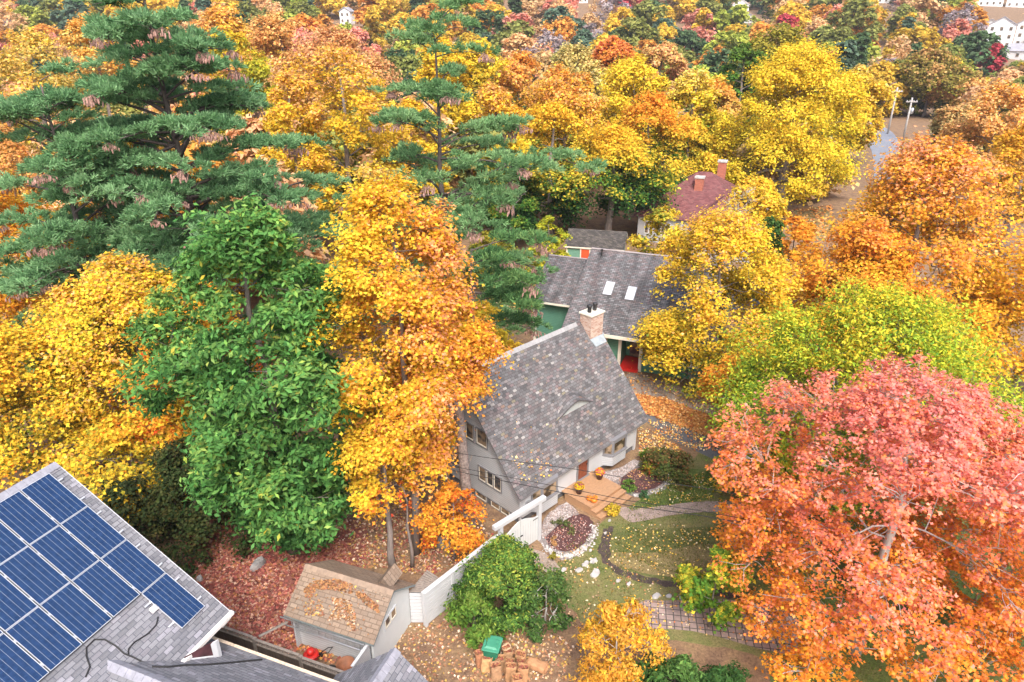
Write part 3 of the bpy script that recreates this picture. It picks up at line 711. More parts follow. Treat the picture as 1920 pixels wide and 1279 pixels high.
pot(5.18, -.72, 'dark pot of yellow orange and magenta chrysanthemums beside the front door', [(.85, .5, .02), (.8, .3, .02), (.6, .05, .25), (.7, .08, .2), (.85, .6, .05)], 6)
for k, (u, w, r_, lab) in enumerate(((3.42, -1.48, .15, 'orange pumpkin at the back of the three on the deck'), (3.46, -1.74, .17, 'largest orange pumpkin nearest the deck edge'), (3.72, -1.62, .115, 'small orange pumpkin on the right of the pumpkin cluster'))):
    root = tag(empty('pumpkin', C3(u, w, .452)), lab, 'pumpkin', 'pumpkins on the deck')
    b = MB(); n, m = 32, 9
    for i in range(m + 1):
        t = math.pi * i / m
        for j in range(n):
            a = 2 * math.pi * j / n; rr = r_ * math.sin(t) * (1 + .07 * abs(math.sin(a * 4.5))) + .001
            b.v.append((rr * math.cos(a), rr * math.sin(a), r_ * .8 * (1 - math.cos(t)) * (1 - .12 * math.exp(-((t - math.pi) / .5) ** 2))))
    for i in range(m):
        for j in range(n): b.f.append((i * n + j, i * n + (j + 1) % n, (i + 1) * n + (j + 1) % n, (i + 1) * n + j))
    b.build('flesh', M['pumpkin'], root, True)
    s = MB(); s.tube([(0, 0, r_ * 1.4), (.01, .01, r_ * 1.6), (.035, .02, r_ * 1.85)], [.03, .018, .015], 6); s.build('stem', M['stem'], root)

# ------------------------------------------------------------------ gate, white fence, fence box
def gate():
    A, B = np.array([-.5, 24.15, 0]), np.array([1.25, 25.8, 0]); d = B - A; L = np.linalg.norm(d); d /= L; n = np.array([d[1], -d[0], 0])
    root = tag(empty('garden_gate'), 'white double garden gate under a heavy white beam beside the cottage', 'gate')
    for u in (-.09, L - .09):
        p = MB(); p.box(A + d * u - n * .09, d * .18, n * .18, UPZ * 2.12); p.build('post', M['white'], root, bevel=.01)
    b = MB(); b.box(A - d * .4 - n * .11 + UPZ * 2.121, d * (L + .75), n * .22, UPZ * .22); b.build('beam', M['white'], root, bevel=.015)
    b = MB(); b.box(A - d * .3 - n * .05 + UPZ * 2.342, d * (L + .5), n * .1, UPZ * .012); b.build('beam_cap', M['white'], root)
    mid = L / 2
    for s in (0, 1):
        pts = []
        for k in range(9):
            t = k / 8; u = .1 + (mid - .115) * t
            z = 1.42 + .34 * (0.5 - .5 * math.cos(math.pi * t)); pts.append((u if s == 0 else L - u, z))
        g = MB(); poly_ = [A + d * pts[0][0] + UPZ * .06] + [A + d * u + UPZ * z for u, z in pts] + [A + d * pts[-1][0] + UPZ * .06]
        g.prism([q - n * .02 for q in poly_], n * .04); go = g.build('gate_door', M['shed_white'], root)
        bd = MB()
        for k in range(1, 7):
            u = pts[0][0] + (pts[-1][0] - pts[0][0]) * k / 7
            bd.box(A + d * (u - .008) + n * .021 + UPZ * .1, d * .012, n * .004, UPZ * 1.3)
        bd.build('board_gap', plain('gap_grey', (.42, .44, .47), .8), go)
        h = MB(); uu = .11 if s == 0 else L - .11 - .3
        h.box(A + d * uu + n * .026 + UPZ * 1.32, d * .3, n * .012, UPZ * .035); h.build('hinge', M['black'], go)
    l = MB(); l.box(A + d * (mid - .02) + n * .024 + UPZ * .86, d * .14, n * .03, UPZ * .05); l.build('latch', M['black'], root)
    # fence from the corner post up to the gate
    C = np.array([-3.5, 20.6, 0]); e = A - d * .1 - C; Lf = np.linalg.norm(e); e /= Lf; n2 = np.array([e[1], -e[0], 0])
    fr = tag(empty('board_fence'), 'white horizontal board fence running from the shed corner up to the gate', 'fence')
    for u in (0, Lf * .34, Lf * .67, Lf - .13):
        p = MB(); p.box(C + e * u - n2 * .08, e * .13, n2 * .16, UPZ * 1.72); p.build('post', M['white'], fr)
    for k in range(3):
        u0 = [0, Lf * .34, Lf * .67][k] + .131; u1 = [Lf * .34, Lf * .67, Lf - .13][k] - .001
        q = MB()
        for z in range(8): q.box(C + e * u0 + n2 * .01 + UPZ * (.06 + z * .2), e * (u1 - u0), n2 * .03, UPZ * .172)
        q.build('panel', M['white'], fr)
        q = MB(); q.box(C + e * (u0 - .131) - n2 * .10 + UPZ * 1.721, e * (u1 - u0 + .13), n2 * .2, UPZ * .04); q.build('cap_rail', M['white'], fr)
    # slatted box between shed and fence with a grey plank top
    top = [gp(*q, 1.62) for q in ((767, 1111), (793, 1111), (826, 1086), (801, 1069))]
    bx = tag(empty('fence_box'), 'white slatted bin store with a grey plank top between shed and fence', 'bin store')
    k0, k1, k2, k3 = top; q = MB()
    nb = 11
    for k in range(nb):
        t0, t1 = k / nb + .012, (k + 1) / nb - .012
        a0, a1 = k0 + (k3 - k0) * t0, k1 + (k2 - k1) * t0; b0, b1 = k0 + (k3 - k0) * t1, k1 + (k2 - k1) * t1
        q.prism([a0, a1, b1, b0], UPZ * .035)
    q.build('plank_top', M['greywood'], bx)
    q = MB()
    for z in range(9):
        z0 = .03 + z * .175
        q.prism([np.array([*k0[:2], z0]), np.array([*(k1 - (k1 - k0) * .1)[:2], z0]), np.array([*(k1 - (k1 - k0) * .1 + (k3 - k0) * .04)[:2], z0]), np.array([*(k0 + (k3 - k0) * .04)[:2], z0])], UPZ * .14)
    q.build('slats', M['white'], bx)
    q = MB(); q.prism([np.array([*(p * .94 + (k0 + k1 + k2 + k3) / 4 * .06)[:2], .02]) for p in top], UPZ * 1.55); q.build('inner_box', M['foundation'], bx)
gate()

# ------------------------------------------------------------------ the neighbour with solar panels, and its street grid
AZ = .36552943; TH = .59322267
GE = np.array([math.sin(AZ), math.cos(AZ), 0]); GP = np.array([math.cos(AZ), -math.sin(AZ), 0])   # away / to the right
SO = np.array([-14.971, 18.6676, 8.8058])          # top right corner of the solar array
def solar_house():
    root = tag(empty('solar_house'), 'grey shingled house with blue solar panels over its roof in the lower left corner', 'house')
    c, s = math.cos(TH), math.sin(TH); DS = GP * c - UPZ * s; NN = GP * s + UPZ * c
    O = SO - NN * .12                             # roof plane below the panels
    S3 = lambda e, d, n=0: O + GE * e + DS * d + NN * n
    rf = MB(); RO = np.array([O[0], O[1], 0]) ; zr = O[2]
    prof = [(6.1, zr - 6.1 * math.tan(TH)), (-.22, zr + .22 * math.tan(TH))]
    roof_side(rf, RO, GE, GP, prof, -11.0, .42, .16, .014)
    pb = [(-7, zr - 6.5 * math.tan(TH)), (-.22, zr + .22 * math.tan(TH))]
    roof_side(rf, RO, GE, GP, pb, -11.0, .42, .16, .014)
    ro = rf.build('main_roof', SH_SOL, root)
    u = MB(); roof_under(u, RO, GE, GP, prof, -11, .41, .16); roof_under(u, RO, GE, GP, pb, -11, .41, .16); u.build('soffit', M['white'], ro)
    rc = MB(); zt = zr + .22 * math.tan(TH)
    for k in range(40):
        e0 = .42 - k * .28
        rc.prism([P3(RO, GE, GP, e0, -.42, zt - .10), P3(RO, GE, GP, e0, -.22, zt + .045), P3(RO, GE, GP, e0, 0.0, zt - .10)], -GE * .272)
    rc.build('ridge_cap', M['ridge'], ro)
    # solar panels
    pm, nt, b = new_mat('solar_cells'); uv = N(nt, 'ShaderNodeUVMap'); uv.uv_map = 'uv'
    sx = N(nt, 'ShaderNodeSeparateXYZ'); nt.links.new(uv.outputs[0], sx.inputs[0])
    def lines(sock, n, w):
        m1 = N(nt, 'ShaderNodeMath', operation='MULTIPLY'); nt.links.new(sock, m1.inputs[0]); m1.inputs[1].default_value = n
        m2 = N(nt, 'ShaderNodeMath', operation='FRACT'); nt.links.new(m1.outputs[0], m2.inputs[0])
        m3 = N(nt, 'ShaderNodeMath', operation='SUBTRACT'); nt.links.new(m2.outputs[0], m3.inputs[0]); m3.inputs[1].default_value = .5
        m4 = N(nt, 'ShaderNodeMath', operation='ABSOLUTE'); nt.links.new(m3.outputs[0], m4.inputs[0])
        m5 = N(nt, 'ShaderNodeMath', operation='GREATER_THAN'); nt.links.new(m4.outputs[0], m5.inputs[0]); m5.inputs[1].default_value = .5 - w
        return m5.outputs[0]
    base = ramp(nt, noise(nt, 7, 4), [(.35, (.008, .026, .08)), (.65, (.014, .04, .115))])
    fine_l = mixc(nt, lines(sx.outputs[1], 10, .012), base, (.035, .075, .17))
    strong = mixc(nt, lines(sx.outputs[0], 6, .02), fine_l, (.30, .35, .41))
    nt.links.new(strong, b.inputs['Base Color']); b.inputs['Roughness'].default_value = .16
    fm = plain('panel_frame', (.72, .74, .77), .35, .05, 3, .6); dk = plain('panel_gap_dark', (.03, .03, .035), .6)
    cells = {}
    for r_ in range(6):
        for k in range(9):
            if r_ > 2 and not (r_ == 3 and k == 0): continue
            x0, y0 = -k * 1.01 - .99, r_ * 1.67
            P = lambda e, d, n: SO + GE * e + DS * d + NN * n
            f = MB(); t = .016
            for (a0, d0, a1, d1) in ((x0, y0, x0 + .968, y0 + t), (x0, y0 + 1.65 - t, x0 + .968, y0 + 1.65), (x0, y0 + t + .0005, x0 + t, y0 + 1.65 - t - .0005), (x0 + .968 - t, y0 + t + .0005, x0 + .968, y0 + 1.65 - t - .0005)):
                f.box(P(a0, d0, -.03), GE * (a1 - a0), DS * (d1 - d0), NN * .035)
            fo = f.build('solar_panel', fm, root)
            g = MB(); g.face([P(x0 + t, y0 + t, 0), P(x0 + t, y0 + 1.65 - t, 0), P(x0 + .968 - t, y0 + 1.65 - t, 0), P(x0 + .968 - t, y0 + t, 0)], [(0, 0), (0, 1), (1, 1), (1, 0)])
            g.build('cells', pm, fo)
    rl = MB()
    for r_ in range(4):
        for dd in (.35, 1.3):
            e0 = .16; e1 = -9.2 if r_ < 3 else -1.2
            rl.box(SO + GE * e0 + DS * (r_ * 1.67 + dd) - NN * .075, GE * (e1 - e0), DS * .05, NN * .04)
    rl.build('mounting_rail', fm, root)
    ck = MB()
    ck.box(SO - GE * 9.06 - NN * .055, GE * 9.05, DS * 5.0, NN * .01)
    ck.build('dark_gap_sheet', dk, root)  # dark sheet added under the panels to darken the gaps between them
    for k in range(1, 9):
        for r_ in range(3):
            for q in (.2, .8):
                c_ = MB(); c_.box(SO - GE * (k * 1.01 + .004) + DS * (r_ * 1.67 + q * 1.65) - NN * .04, GE * .03, DS * .09, NN * .045); c_.build('panel_clamp', fm, root)
    # eave gutter, corner and wall
    zl = zr - 6.1 * math.tan(TH)
    g = MB(); g.box(P3(RO, GE, GP, -3.2, 6.11, zl - .06), GE * 3.64, GP * .13, UPZ * .12); g.box(P3(RO, GE, GP, -2.6, 6.07, zl - .22), GE * 3.02, GP * .035, UPZ * .14)
    g.tube([P3(RO, GE, GP, .3, 6.18, zl - .08), P3(RO, GE, GP, .1, 6.0, zl - .35), P3(RO, GE, GP, 0, 5.5, zl - .6)], .05, 8)
    g.build('gutter', M['gutter'], root)
    rb = MB()
    for d0, d1 in ((-.25, 7.38),):
        rb.box(S3(.425, d0, -.17), GE * .03, DS * (d1 - d0), NN * .165)
    rb.build('rake_board', M['white'], root)
    w = MB(); w.prism([P3(RO, GE, GP, .05, 5.45, 0), P3(RO, GE, GP, .05, 5.45, zl + .25), P3(RO, GE, GP, .05, -.22, zr - .1), P3(RO, GE, GP, .05, -6.4, zl + .25), P3(RO, GE, GP, .05, -6.4, 0)], -GE * .2)
    w.box(P3(RO, GE, GP, -.152, 5.45, 0), -GE * 10.6, -GP * .2, UPZ * (zl + .2)); w.build('wall', M['white_clap'], root)
    # the wing: ridge runs to the right, far slope falls to its own gutter
    J = np.array([-11.85, 14.37, 0]); zj = 5.42; WA, WB = GP, GE
    far = [(2.93, 3.52), (0, zj)]; near = [(-4.6, zj - 4.6 * .67), (0, zj)]
    wf = MB(); roof_side(wf, J, WA, WB, far, .9, 9.0, .16, .014); roof_side(wf, J, WA, WB, near, -1.2, 9.0, .16, .014)
    wo = wf.build('wing_roof', SH_SOL, root)
    # the far slope continues left under the main eave up to the valley
    cp = MB()
    for k in range(30):
        u0 = -.1 + k * .3
        if u0 > 8.8: break
        cp.prism([P3(J, WA, WB, u0, -.2, zj - .08), P3(J, WA, WB, u0, 0, zj + .05), P3(J, WA, WB, u0, .2, zj - .08)], WA * .29)
    cp.build('wing_ridge_cap', M['ridge'], wo)
    wu = MB(); roof_under(wu, J, WA, WB, far, .9, 9.0, .12); roof_under(wu, J, WA, WB, near, -1.2, 9.0, .12); wu.build('wing_soffit', M['white'], wo)
    wg = MB(); wg.box(P3(J, WA, WB, .9, 2.94, 3.42), WA * 8.1, WB * .11, UPZ * .1); wg.build('wing_gutter', plain('leafy_gutter', (.62, .50, .38), .8, .3, 12), wo)
    ww = MB(); ww.box(P3(J, WA, WB, .9, 2.4, 0), WA * 8.0, -WB * .2, UPZ * 3.55); ww.build('wing_wall', M['white_clap'], root)
    # white corner trim and dark glazed triangle under the main eave
    # cross gable with its own ridge pointing away
    AP = P3(J, WA, WB, 0, 0, 0); zr2 = 4.5; h = .9
    for side in (1, -1):
        pf = [(side * 2.4, zr2 - 2.4 * h), (0, zr2)]
        m_ = MB(); roof_side(m_, P3(J, WA, WB, 7.3, 0, 0), WB, WA, pf, -4.0, 4.02, .16, .014)
        m_.build('gable_roof', SH_SOL, root)
    gc = MB()
    for k in range(26):
        e0 = 4.03 - k * .29
        gc.prism([P3(J, WA, WB, 7.3 - .19, e0, zr2 - .1), P3(J, WA, WB, 7.3, e0, zr2 + .05), P3(J, WA, WB, 7.3 + .19, e0, zr2 - .1)], -WB * .28)
    gc.build('gable_ridge_cap', M['ridge'], root)
    gw = MB(); gw.prism([P3(J, WA, WB, 7.3 - 2.2, 3.7, 0), P3(J, WA, WB, 7.3 - 2.2, 3.7, zr2 - 2.05), P3(J, WA, WB, 7.3, 3.7, zr2 - .1), P3(J, WA, WB, 9.5, 3.7, zr2 - 2.05), P3(J, WA, WB, 9.5, 3.7, 0)], -WB * .2); gw.build('gable_wall', M['white_clap'], root)
    # cables lying on the roofs
    def onroof(px, py, lift=.03):
        r = ray(px, py); t = ((O + NN * lift - [0, 0, CAM_H]) @ NN) / (r @ NN); return np.array([0, 0, CAM_H]) + r * t
    z2 = lambda x, y: (x / 3.052, 860 + y / 3.052)
    cb = MB()
    cb.tube([onroof(*z2(*q)) for q in ((905, 905), (895, 950), (850, 1000), (770, 1050), (735, 1090), (735, 1120))], .022, 6)
    cb.tube([onroof(*z2(*q)) for q in ((490, 1250), (515, 1190), (495, 1130), (495, 1080), (540, 1035), (600, 1035), (660, 1070), (710, 1115), (760, 1135), (820, 1165), (870, 1188))], .022, 6)
    nf = np.array([0, 0, 1.0]) * (2.93) + WB * (zj - 3.52); nf /= np.linalg.norm(nf); J3 = J + UPZ * zj
    def onwing(px, py, lift=.03):
        r = ray(px, py); t = ((J3 + nf * lift - [0, 0, CAM_H]) @ nf) / (r @ nf); return np.array([0, 0, CAM_H]) + r * t
    pb, lb = onwing(407, 1231, 0), onwing(346, 1239, 0); ze = zl + .10
    q = MB(); q.prism([lb - UPZ * .2, pb - UPZ * .2, np.array([*pb[:2], ze]), np.array([*lb[:2], ze])], WB * .05); q.build('dark_glazing', plain('purple_leaf_reflection', (.075, .03, .035), .4, .5, 3), root)  # reflection of purple leaves painted into the colour of the glazed triangle
    dw = pb - lb; dw[2] = 0; dw /= np.linalg.norm(dw)
    q = MB(); q.box(np.array([*pb[:2], pb[2] - .1]) - WB * .12, dw * .16, WB * .11, UPZ * (ze - pb[2] + .1)); q.build('corner_trim', M['white'], root)
    q = MB(); q.prism([lb - WB * .06 - UPZ * .02, pb - WB * .06 - UPZ * .02, pb - WB * .06 + UPZ * .07, lb - WB * .06 + UPZ * .07], WB * .055); q.build('trim_board', M['white'], root)
    cb.tube([onwing(*z2(*q)) for q in ((870, 1190), (960, 1192), (1060, 1182), (1200, 1178), (1350, 1165), (1500, 1150))], .03, 6)
    cb.build('roof_cable', M['cable'], root)
    jb = MB(); q = onroof(*z2(880, 865)); jb.box(q - GE * .1 - DS * .1, GE * .22, DS * .18, NN * .09); jb.build('junction_box', M['gutter'], root)
solar_house()

# ------------------------------------------------------------------ the garden shed
def shed():
    root = tag(empty('garden_shed'), 'white garden shed with a tan shingle gable roof covered in brown leaves', 'shed')
    O = GE * 0 + GP * 0; S = lambda p, e, h: GP * p + GE * e + UPZ * h
    pl, pr = -14.95, -11.05; er, hr = 16.66, 2.95
    fr = [(15.06, 1.86), (er, hr)]; bk = [(18.2, 1.88), (er, hr)]
    m = MB(); roof_side(m, np.zeros(3), GP, GE, fr, pl, pr, .17, .014); roof_side(m, np.zeros(3), GP, GE, bk, pl, pr, .17, .014)
    ro = m.build('roof', SH_TAN, root)
    u = MB(); roof_under(u, np.zeros(3), GP, GE, fr, pl, pr - .005, .09); roof_under(u, np.zeros(3), GP, GE, bk, pl, pr - .005, .09); u.build('fascia', plain('green_grey_fascia', (.19, .23, .24), .6), ro)
    c = MB()
    for k in range(13): c.prism([S(pl + k * .3, er - .16, hr - .09), S(pl + k * .3, er, hr + .04), S(pl + k * .3, er + .16, hr - .09)], GP * .295)
    c.build('ridge_cap', M['tan_ridge'], ro)
    w = MB(); w.prism([S(-11.26, 15.3, 0), S(-11.26, 15.3, 1.9), S(-11.26, er, 2.83), S(-11.26, 18.02, 1.92), S(-11.26, 18.02, 0)], -GP * .08); w.build('gable_wall', M['shed_white'], root)
    w = MB(); w.prism([S(-14.8, 15.3, 0), S(-14.8, 15.3, 1.9), S(-14.8, er, 2.83), S(-14.8, 18.02, 1.92), S(-14.8, 18.02, 0)], GP * .08)
    w.box(S(-14.71, 15.5, 0), GP * 3.36, GE * .08, UPZ * 1.9); w.box(S(-14.71, 18.02, 0), GP * 3.36, -GE * .08, UPZ * 1.9); w.build('siding_wall', M['white_clap'], root)
    window(root, S(-11.26, 0, 0), GE, GP, 16.15, 16.95, 1.45, 1.85, 2, M['white'], M['glass'], .06, .03)
    d = MB(); a = S(-12.3, er + .1, 2.7)
    tri = [S(-12.05, 17.0, 2.62), S(-11.72, 17.0, 3.02), S(-11.4, 17.0, 2.62)]
    for s0, s1 in ((0, 1), (1, 2)):
        q0, q1 = tri[s0], tri[s1]; d.face([q0, q1, q1 + GE * .9, q0 + GE * .9], [(0, 0), (.5, 0), (.5, .9), (0, .9)])
    do = d.build('dormer_roof', SH_TAN, root)
    d = MB(); d.face([q + GE * .06 for q in tri], [(0, 0), (.3, .4), (.6, 0)]); d.face([q + GE * .8 for q in tri], [(0, 0), (.3, .4), (.6, 0)]); d.build('dormer_face', SH_TAN, do)
    # ladder hung under the eave
    l = tag(empty('ladder'), 'aluminium ladder hung level on the shed side wall', 'ladder')
    q = MB()
    for z in (1.18, 1.52): q.tube([S(-15.25, 15.2, z), S(-11.55, 15.2, z)], .028, 6)
    q.build('rail', M['metal'], l)
    q = MB()
    for k in range(12):
        q = MB(); q.tube([S(-15.05 + k * .3, 15.2, 1.19), S(-15.05 + k * .3, 15.2, 1.51)], .018, 6); q.build('rung', M['metal'], l)
    # tool nook between shed and brown fence
    w = tag(empty('white_fence'), 'short white board panel closing the gap between the shed and brown fence', 'fence')
    q = MB(); q.box(S(-11.42, 14.2, 0), GE * 1.06, GP * .05, UPZ * 1.62); q.build('panel', M['white_clap'], w)
    q = MB(); q.box(S(-11.45, 14.16, 1.621), GE * 1.14, GP * .11, UPZ * .04); q.build('cap_rail', M['white'], w)
    b = tag(empty('shelf_beam'), 'weathered grey timber leaning from the shed wall to the brown fence', 'timber')
    q = MB(); q.tube([S(-15.0, 15.25, 1.3), S(-15.45, 14.2, 1.45)], .05, 4); q.build('beam', M['greywood'], b)
    mw = tag(empty('lawn_mower', S(-13.9, 15.0, .02), -AZ), 'red lawn mower parked behind the brown fence beside the shed', 'lawn mower')
    q = MB(); q.lathe((0, 0, .14), [(.26, 0), (.3, .04), (.29, .16), (.2, .2), (.001, .2)], 20); q.build('deck', M['red'], mw, True)
    q = MB(); q.lathe((0, 0, .341), [(.15, 0), (.16, .1), (.12, .2), (.001, .22)], 16); q.build('engine', M['red'], mw, True)
    q = MB(); q.tube([(.2, .12, .2), (.75, .14, .8), (.95, .14, .9), (.95, -.14, .9), (.75, -.14, .8), (.2, -.12, .2)], .018, 6); q.build('handle', M['black'], mw)
    for sx in (-.24, .24):
        for sy in (-.24, .24):
            q = MB(); q.tube([(sx, sy - .03, .1), (sx, sy + .03, .1)], .1, 14); q.build('wheel', M['rubber'], mw)
    wb = tag(empty('wheelbarrow', S(-12.3, 14.95, 0), -AZ + .3), 'rusty wheelbarrow tipped up in the nook beside the shed', 'wheelbarrow')
    q = MB(); q.lathe((0, 0, .28), [(.12, 0), (.3, .14), (.36, .26), (.345, .26), (.28, .14), (.1, .02)], 18); q.build('tray', M['rust'], wb, True)
    q = MB(); q.tube([(-.55, -.05, .2), (-.55, .05, .2)], .19, 16); q.build('wheel', M['rubber'], wb)
    for s in (-.2, .2):
        q = MB(); q.tube([(-.55, s * .4, .2), (0, s, .3), (.8, s * 1.3, .5)], .02, 6); q.build('handle', M['black'], wb)
    # brown fence with lattice top
    f = tag(empty('lattice_fence'), 'dark brown board fence with a lattice top behind the solar house', 'fence')
    e = 14.08; p0 = -17.6; n = 3; st = (17.6 - 11.5) / n
    for k in range(n + 1):
        q = MB(); q.box(S(p0 + k * st - .06, e - .06, 0), GP * .12, GE * .12, UPZ * (1.52 - .08 * k)); q.build('post', M['greywood'], f)
    for k in range(n):
        H = 1.46 - .08 * k
        q = MB(); nb = 15; w_ = (st - .13) / nb
        for i in range(nb): q.box(S(p0 + k * st + .065 + i * w_ + .003, e - .02, .03), GP * (w_ - .006), GE * .025, UPZ * (H - .28))
        q.build('boards', M['brownwood'], f)
        q = MB()
        for z in (H - .24, H - .03): q.box(S(p0 + k * st + .065, e - .05, z), GP * (st - .13), GE * .1, UPZ * .045)
        for i in range(18): q.tube([S(p0 + k * st + .1 + i * (st - .2) / 18, e, H - .19), S(p0 + k * st + .1 + (i + .5) * (st - .2) / 18, e, H - .035)], .014, 4, False)
        q.build('lattice', M['greywood'], f)
    b = tag(empty('board_fence'), 'weathered brown fence end among dark hemlocks behind the solar house', 'fence')
    a0, a1 = gp(243, 985, .0), gp(300, 952, .0); d = a1 - a0; L = np.linalg.norm(d); d /= L; nn = np.array([d[1], -d[0], 0])
    for k in (0, 1):
        q = MB(); q.box(a0 + d * k * L - nn * .06, d * .12, nn * .12, UPZ * 1.6); q.build('post', M['greywood'], b)
    q = MB(); 
    for i in range(12): q.box(a0 + d * (.13 + i * (L - .13) / 12), d * ((L - .13) / 12 - .01), nn * .03, UPZ * 1.4)
    q.build('boards', M['brownwood'], b)
    q = MB(); q.box(a0 + d * .12 - nn * .05 + UPZ * 1.402, d * (L - .12), nn * .1, UPZ * .05); q.build('cap_rail', M['greywood'], b)
shed()

# ------------------------------------------------------------------ green house, green shed, red roofed house
def green_house():
    root = tag(empty('green_house'), 'green clapboard house with a weathered grey roof and two skylights behind the white cottage', 'house')
    S = lambda p, e, h: GP * p + GE * e + UPZ * h; Z0 = np.zeros(3)
    sl = (6.5 - 2.85) / (49.9 - 42.55); zp = lambda e: 2.85 + (e - 42.55) * sl
    m = MB(); roof_side(m, Z0, GP, GE, [(42.55, 2.85), (49.9, 6.5)], -12.6, -2.2, .16, .014); roof_side(m, Z0, GP, GE, [(57.0, 2.85), (49.9, 6.5)], -12.6, -2.2, .16, .014)
    ro = m.build('roof', SH_GRN, root)
    m = MB(); roof_side(m, Z0, GP, GE, [(45.2, 3.5), (49.6, 5.7)], -15.9, -12.62, .16, .014); roof_side(m, Z0, GP, GE, [(55.6, 2.7), (49.6, 5.7)], -15.9, -12.62, .16, .014)
    r2 = m.build('wing_roof', SH_GRN, root)
    u = MB(); roof_under(u, Z0, GP, GE, [(42.55, 2.85), (49.9, 6.5)], -12.58, -2.22, .2); roof_under(u, Z0, GP, GE, [(57, 2.85), (49.9, 6.5)], -12.58, -2.22, .2)
    roof_under(u, Z0, GP, GE, [(45.2, 3.5), (49.6, 5.7)], -15.88, -12.63, .16); roof_under(u, Z0, GP, GE, [(55.6, 2.7), (49.6, 5.7)], -15.88, -12.63, .16); u.build('fascia', M['cream'], ro)
    c = MB(); c.box(S(-12.6, 49.78, 6.49), GP * 10.4, GE * .24, UPZ * .045); c.box(S(-15.9, 49.5, 5.68), GP * 3.2, GE * .2, UPZ * .04); c.build('ridge_cap', plain('ridge_pink_grey', (.34, .30, .30), .9), ro)
    w = MB()
    under = lambda e: min(zp(e), 6.5 - (e - 49.9) * .514) - .22
    for p in (-12.4, -2.4): w.prism([S(p, 43.5, 0)] + [S(p, e, under(e)) for e in (43.5, 49.9, 56.5)] + [S(p, 56.5, 0)], GP * .15)
    w.box(S(-12.249, 43.5, 0), GP * 3.75, GE * .15, UPZ * 3.0); w.box(S(-7.2, 43.5, 0), GP * 4.65, GE * .15, UPZ * 3.0)
    w.box(S(-8.5, 45.2, .3), GP * 1.3, GE * .1, UPZ * 2.7)
    w.box(S(-8.62, 43.65, .3), GP * .12, GE * 1.55, UPZ * 2.7); w.box(S(-7.2, 43.65, .3), GP * .12, GE * 1.55, UPZ * 2.7)
    w.box(S(-15.75, 45.9, 0), GP * 3.2, GE * .15, UPZ * 3.6); w.prism([S(-15.75, 46.052, 0), S(-15.75, 46.052, 3.65), S(-15.75, 49.6, 5.45), S(-15.75, 55.2, 2.6), S(-15.75, 55.2, 0)], GP * .15)
    w.build('wall', M['green_clap'], root)
    t = MB()
    for p, e in ((-15.8, 45.85), (-8.72, 43.42), (-7.24, 43.42), (-12.45, 43.45), (-9.75, 43.45)): t.box(S(p, e, 0), GP * .22, GE * .06, UPZ * (3.4 if p < -15 else 2.95))
    t.box(S(-12.6, 42.50, 2.62), GP * 10.4, GE * .04, UPZ * .22); t.build('trim', M['cream'], root)
    window(root, S(0, 43.5, 0), GP, -GE, -10.6, -9.75 - .12, .9, 2.3, 1, M['cream'], M['warm_glass'], .09, .05)
    window(root, S(0, 43.5, 0), GP, -GE, -6.2, -5.2, 1.0, 2.4, 2, M['cream'], M['glass'], .09, .05)
    window(root, S(0, 43.5, 0), GP, -GE, -4.2, -3.2, 1.0, 2.4, 2, M['cream'], M['glass'], .09, .05)
    p = MB(); p.box(S(-8.5, 43.15, .0), GP * 1.3, GE * 2.04, UPZ * .22); p.build('porch_floor', M['red'], root)
    d = MB(); d.box(S(-8.2, 45.1, .32), GP * .8, GE * .05, UPZ * 2.0); d.build('porch_door', M['glass'], root)
    n = np.array([*( -GE * sl)[:2], 1.0]); n /= np.linalg.norm(n); up = GE + UPZ * sl; up /= np.linalg.norm(up)
    for p0, e0 in ((-10.6, 45.7), (-8.95, 45.5)):
        q = MB(); b0 = S(p0, e0, zp(e0)) + n * .02; q.box(b0, GP * .68, up * 1.35, n * .1); so = q.build('skylight', M['trim'], ro)
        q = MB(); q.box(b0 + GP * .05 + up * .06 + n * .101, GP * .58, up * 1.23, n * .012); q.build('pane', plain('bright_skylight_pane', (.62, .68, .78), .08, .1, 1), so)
    v = MB(); v.lathe(S(-11.6, 49.2, zp(49.2) - .05), [(.16, 0), (.05, .12), (.05, .5), (.09, .5), (.09, .62), (.02, .64)], 10); v.build('roof_vent', M['black'], ro)
    # green garden shed further back
    r_ = tag(empty('green_shed'), 'small green shed with an orange door and a mossy dark roof behind the green house', 'shed')
    a = np.array([.972, -.235, 0]); b = np.array([.235, .972, 0]); O = np.array([5.3, 66.06, 0])
    m = MB(); roof_side(m, O, a, b, [(-.1, 2.2), (2.05, 3.45)], -.1, 5.75, .18, .014); roof_side(m, O, a, b, [(4.2, 2.2), (2.05, 3.45)], -.1, 5.75, .18, .014); ro = m.build('roof', SH_DARK, r_)
    m = MB(); roof_under(m, O, a, b, [(-.1, 2.2), (2.05, 3.45)], -.08, 5.73, .14); roof_under(m, O, a, b, [(4.2, 2.2), (2.05, 3.45)], -.08, 5.73, .14); m.build('fascia', M['cream'], ro)
    m = MB()
    for u in (.1, 5.4): m.prism([P3(O, a, b, u, .1, 0), P3(O, a, b, u, .1, 2.15), P3(O, a, b, u, 2.05, 3.28), P3(O, a, b, u, 4.0, 2.15), P3(O, a, b, u, 4.0, 0)], a * .12)
    m.box(P3(O, a, b, .221, .1, 0), a * 5.18, b * .1, UPZ * 2.15); m.box(P3(O, a, b, .221, 4.0, 0), a * 5.18, -b * .1, UPZ * 2.15); m.build('wall', clap('pale_green_clapboard', (.17, .36, .27), .16, .6), r_)
    m = MB(); m.box(P3(O, a, b, 1.55, .03, .05), a * .78, b * .06, UPZ * 1.9); m.build('door', M['orange_door'], r_)
    m = MB()
    for u in (1.43, 2.34): m.box(P3(O, a, b, u, .02, .05), a * .11, b * .07, UPZ * 1.99)
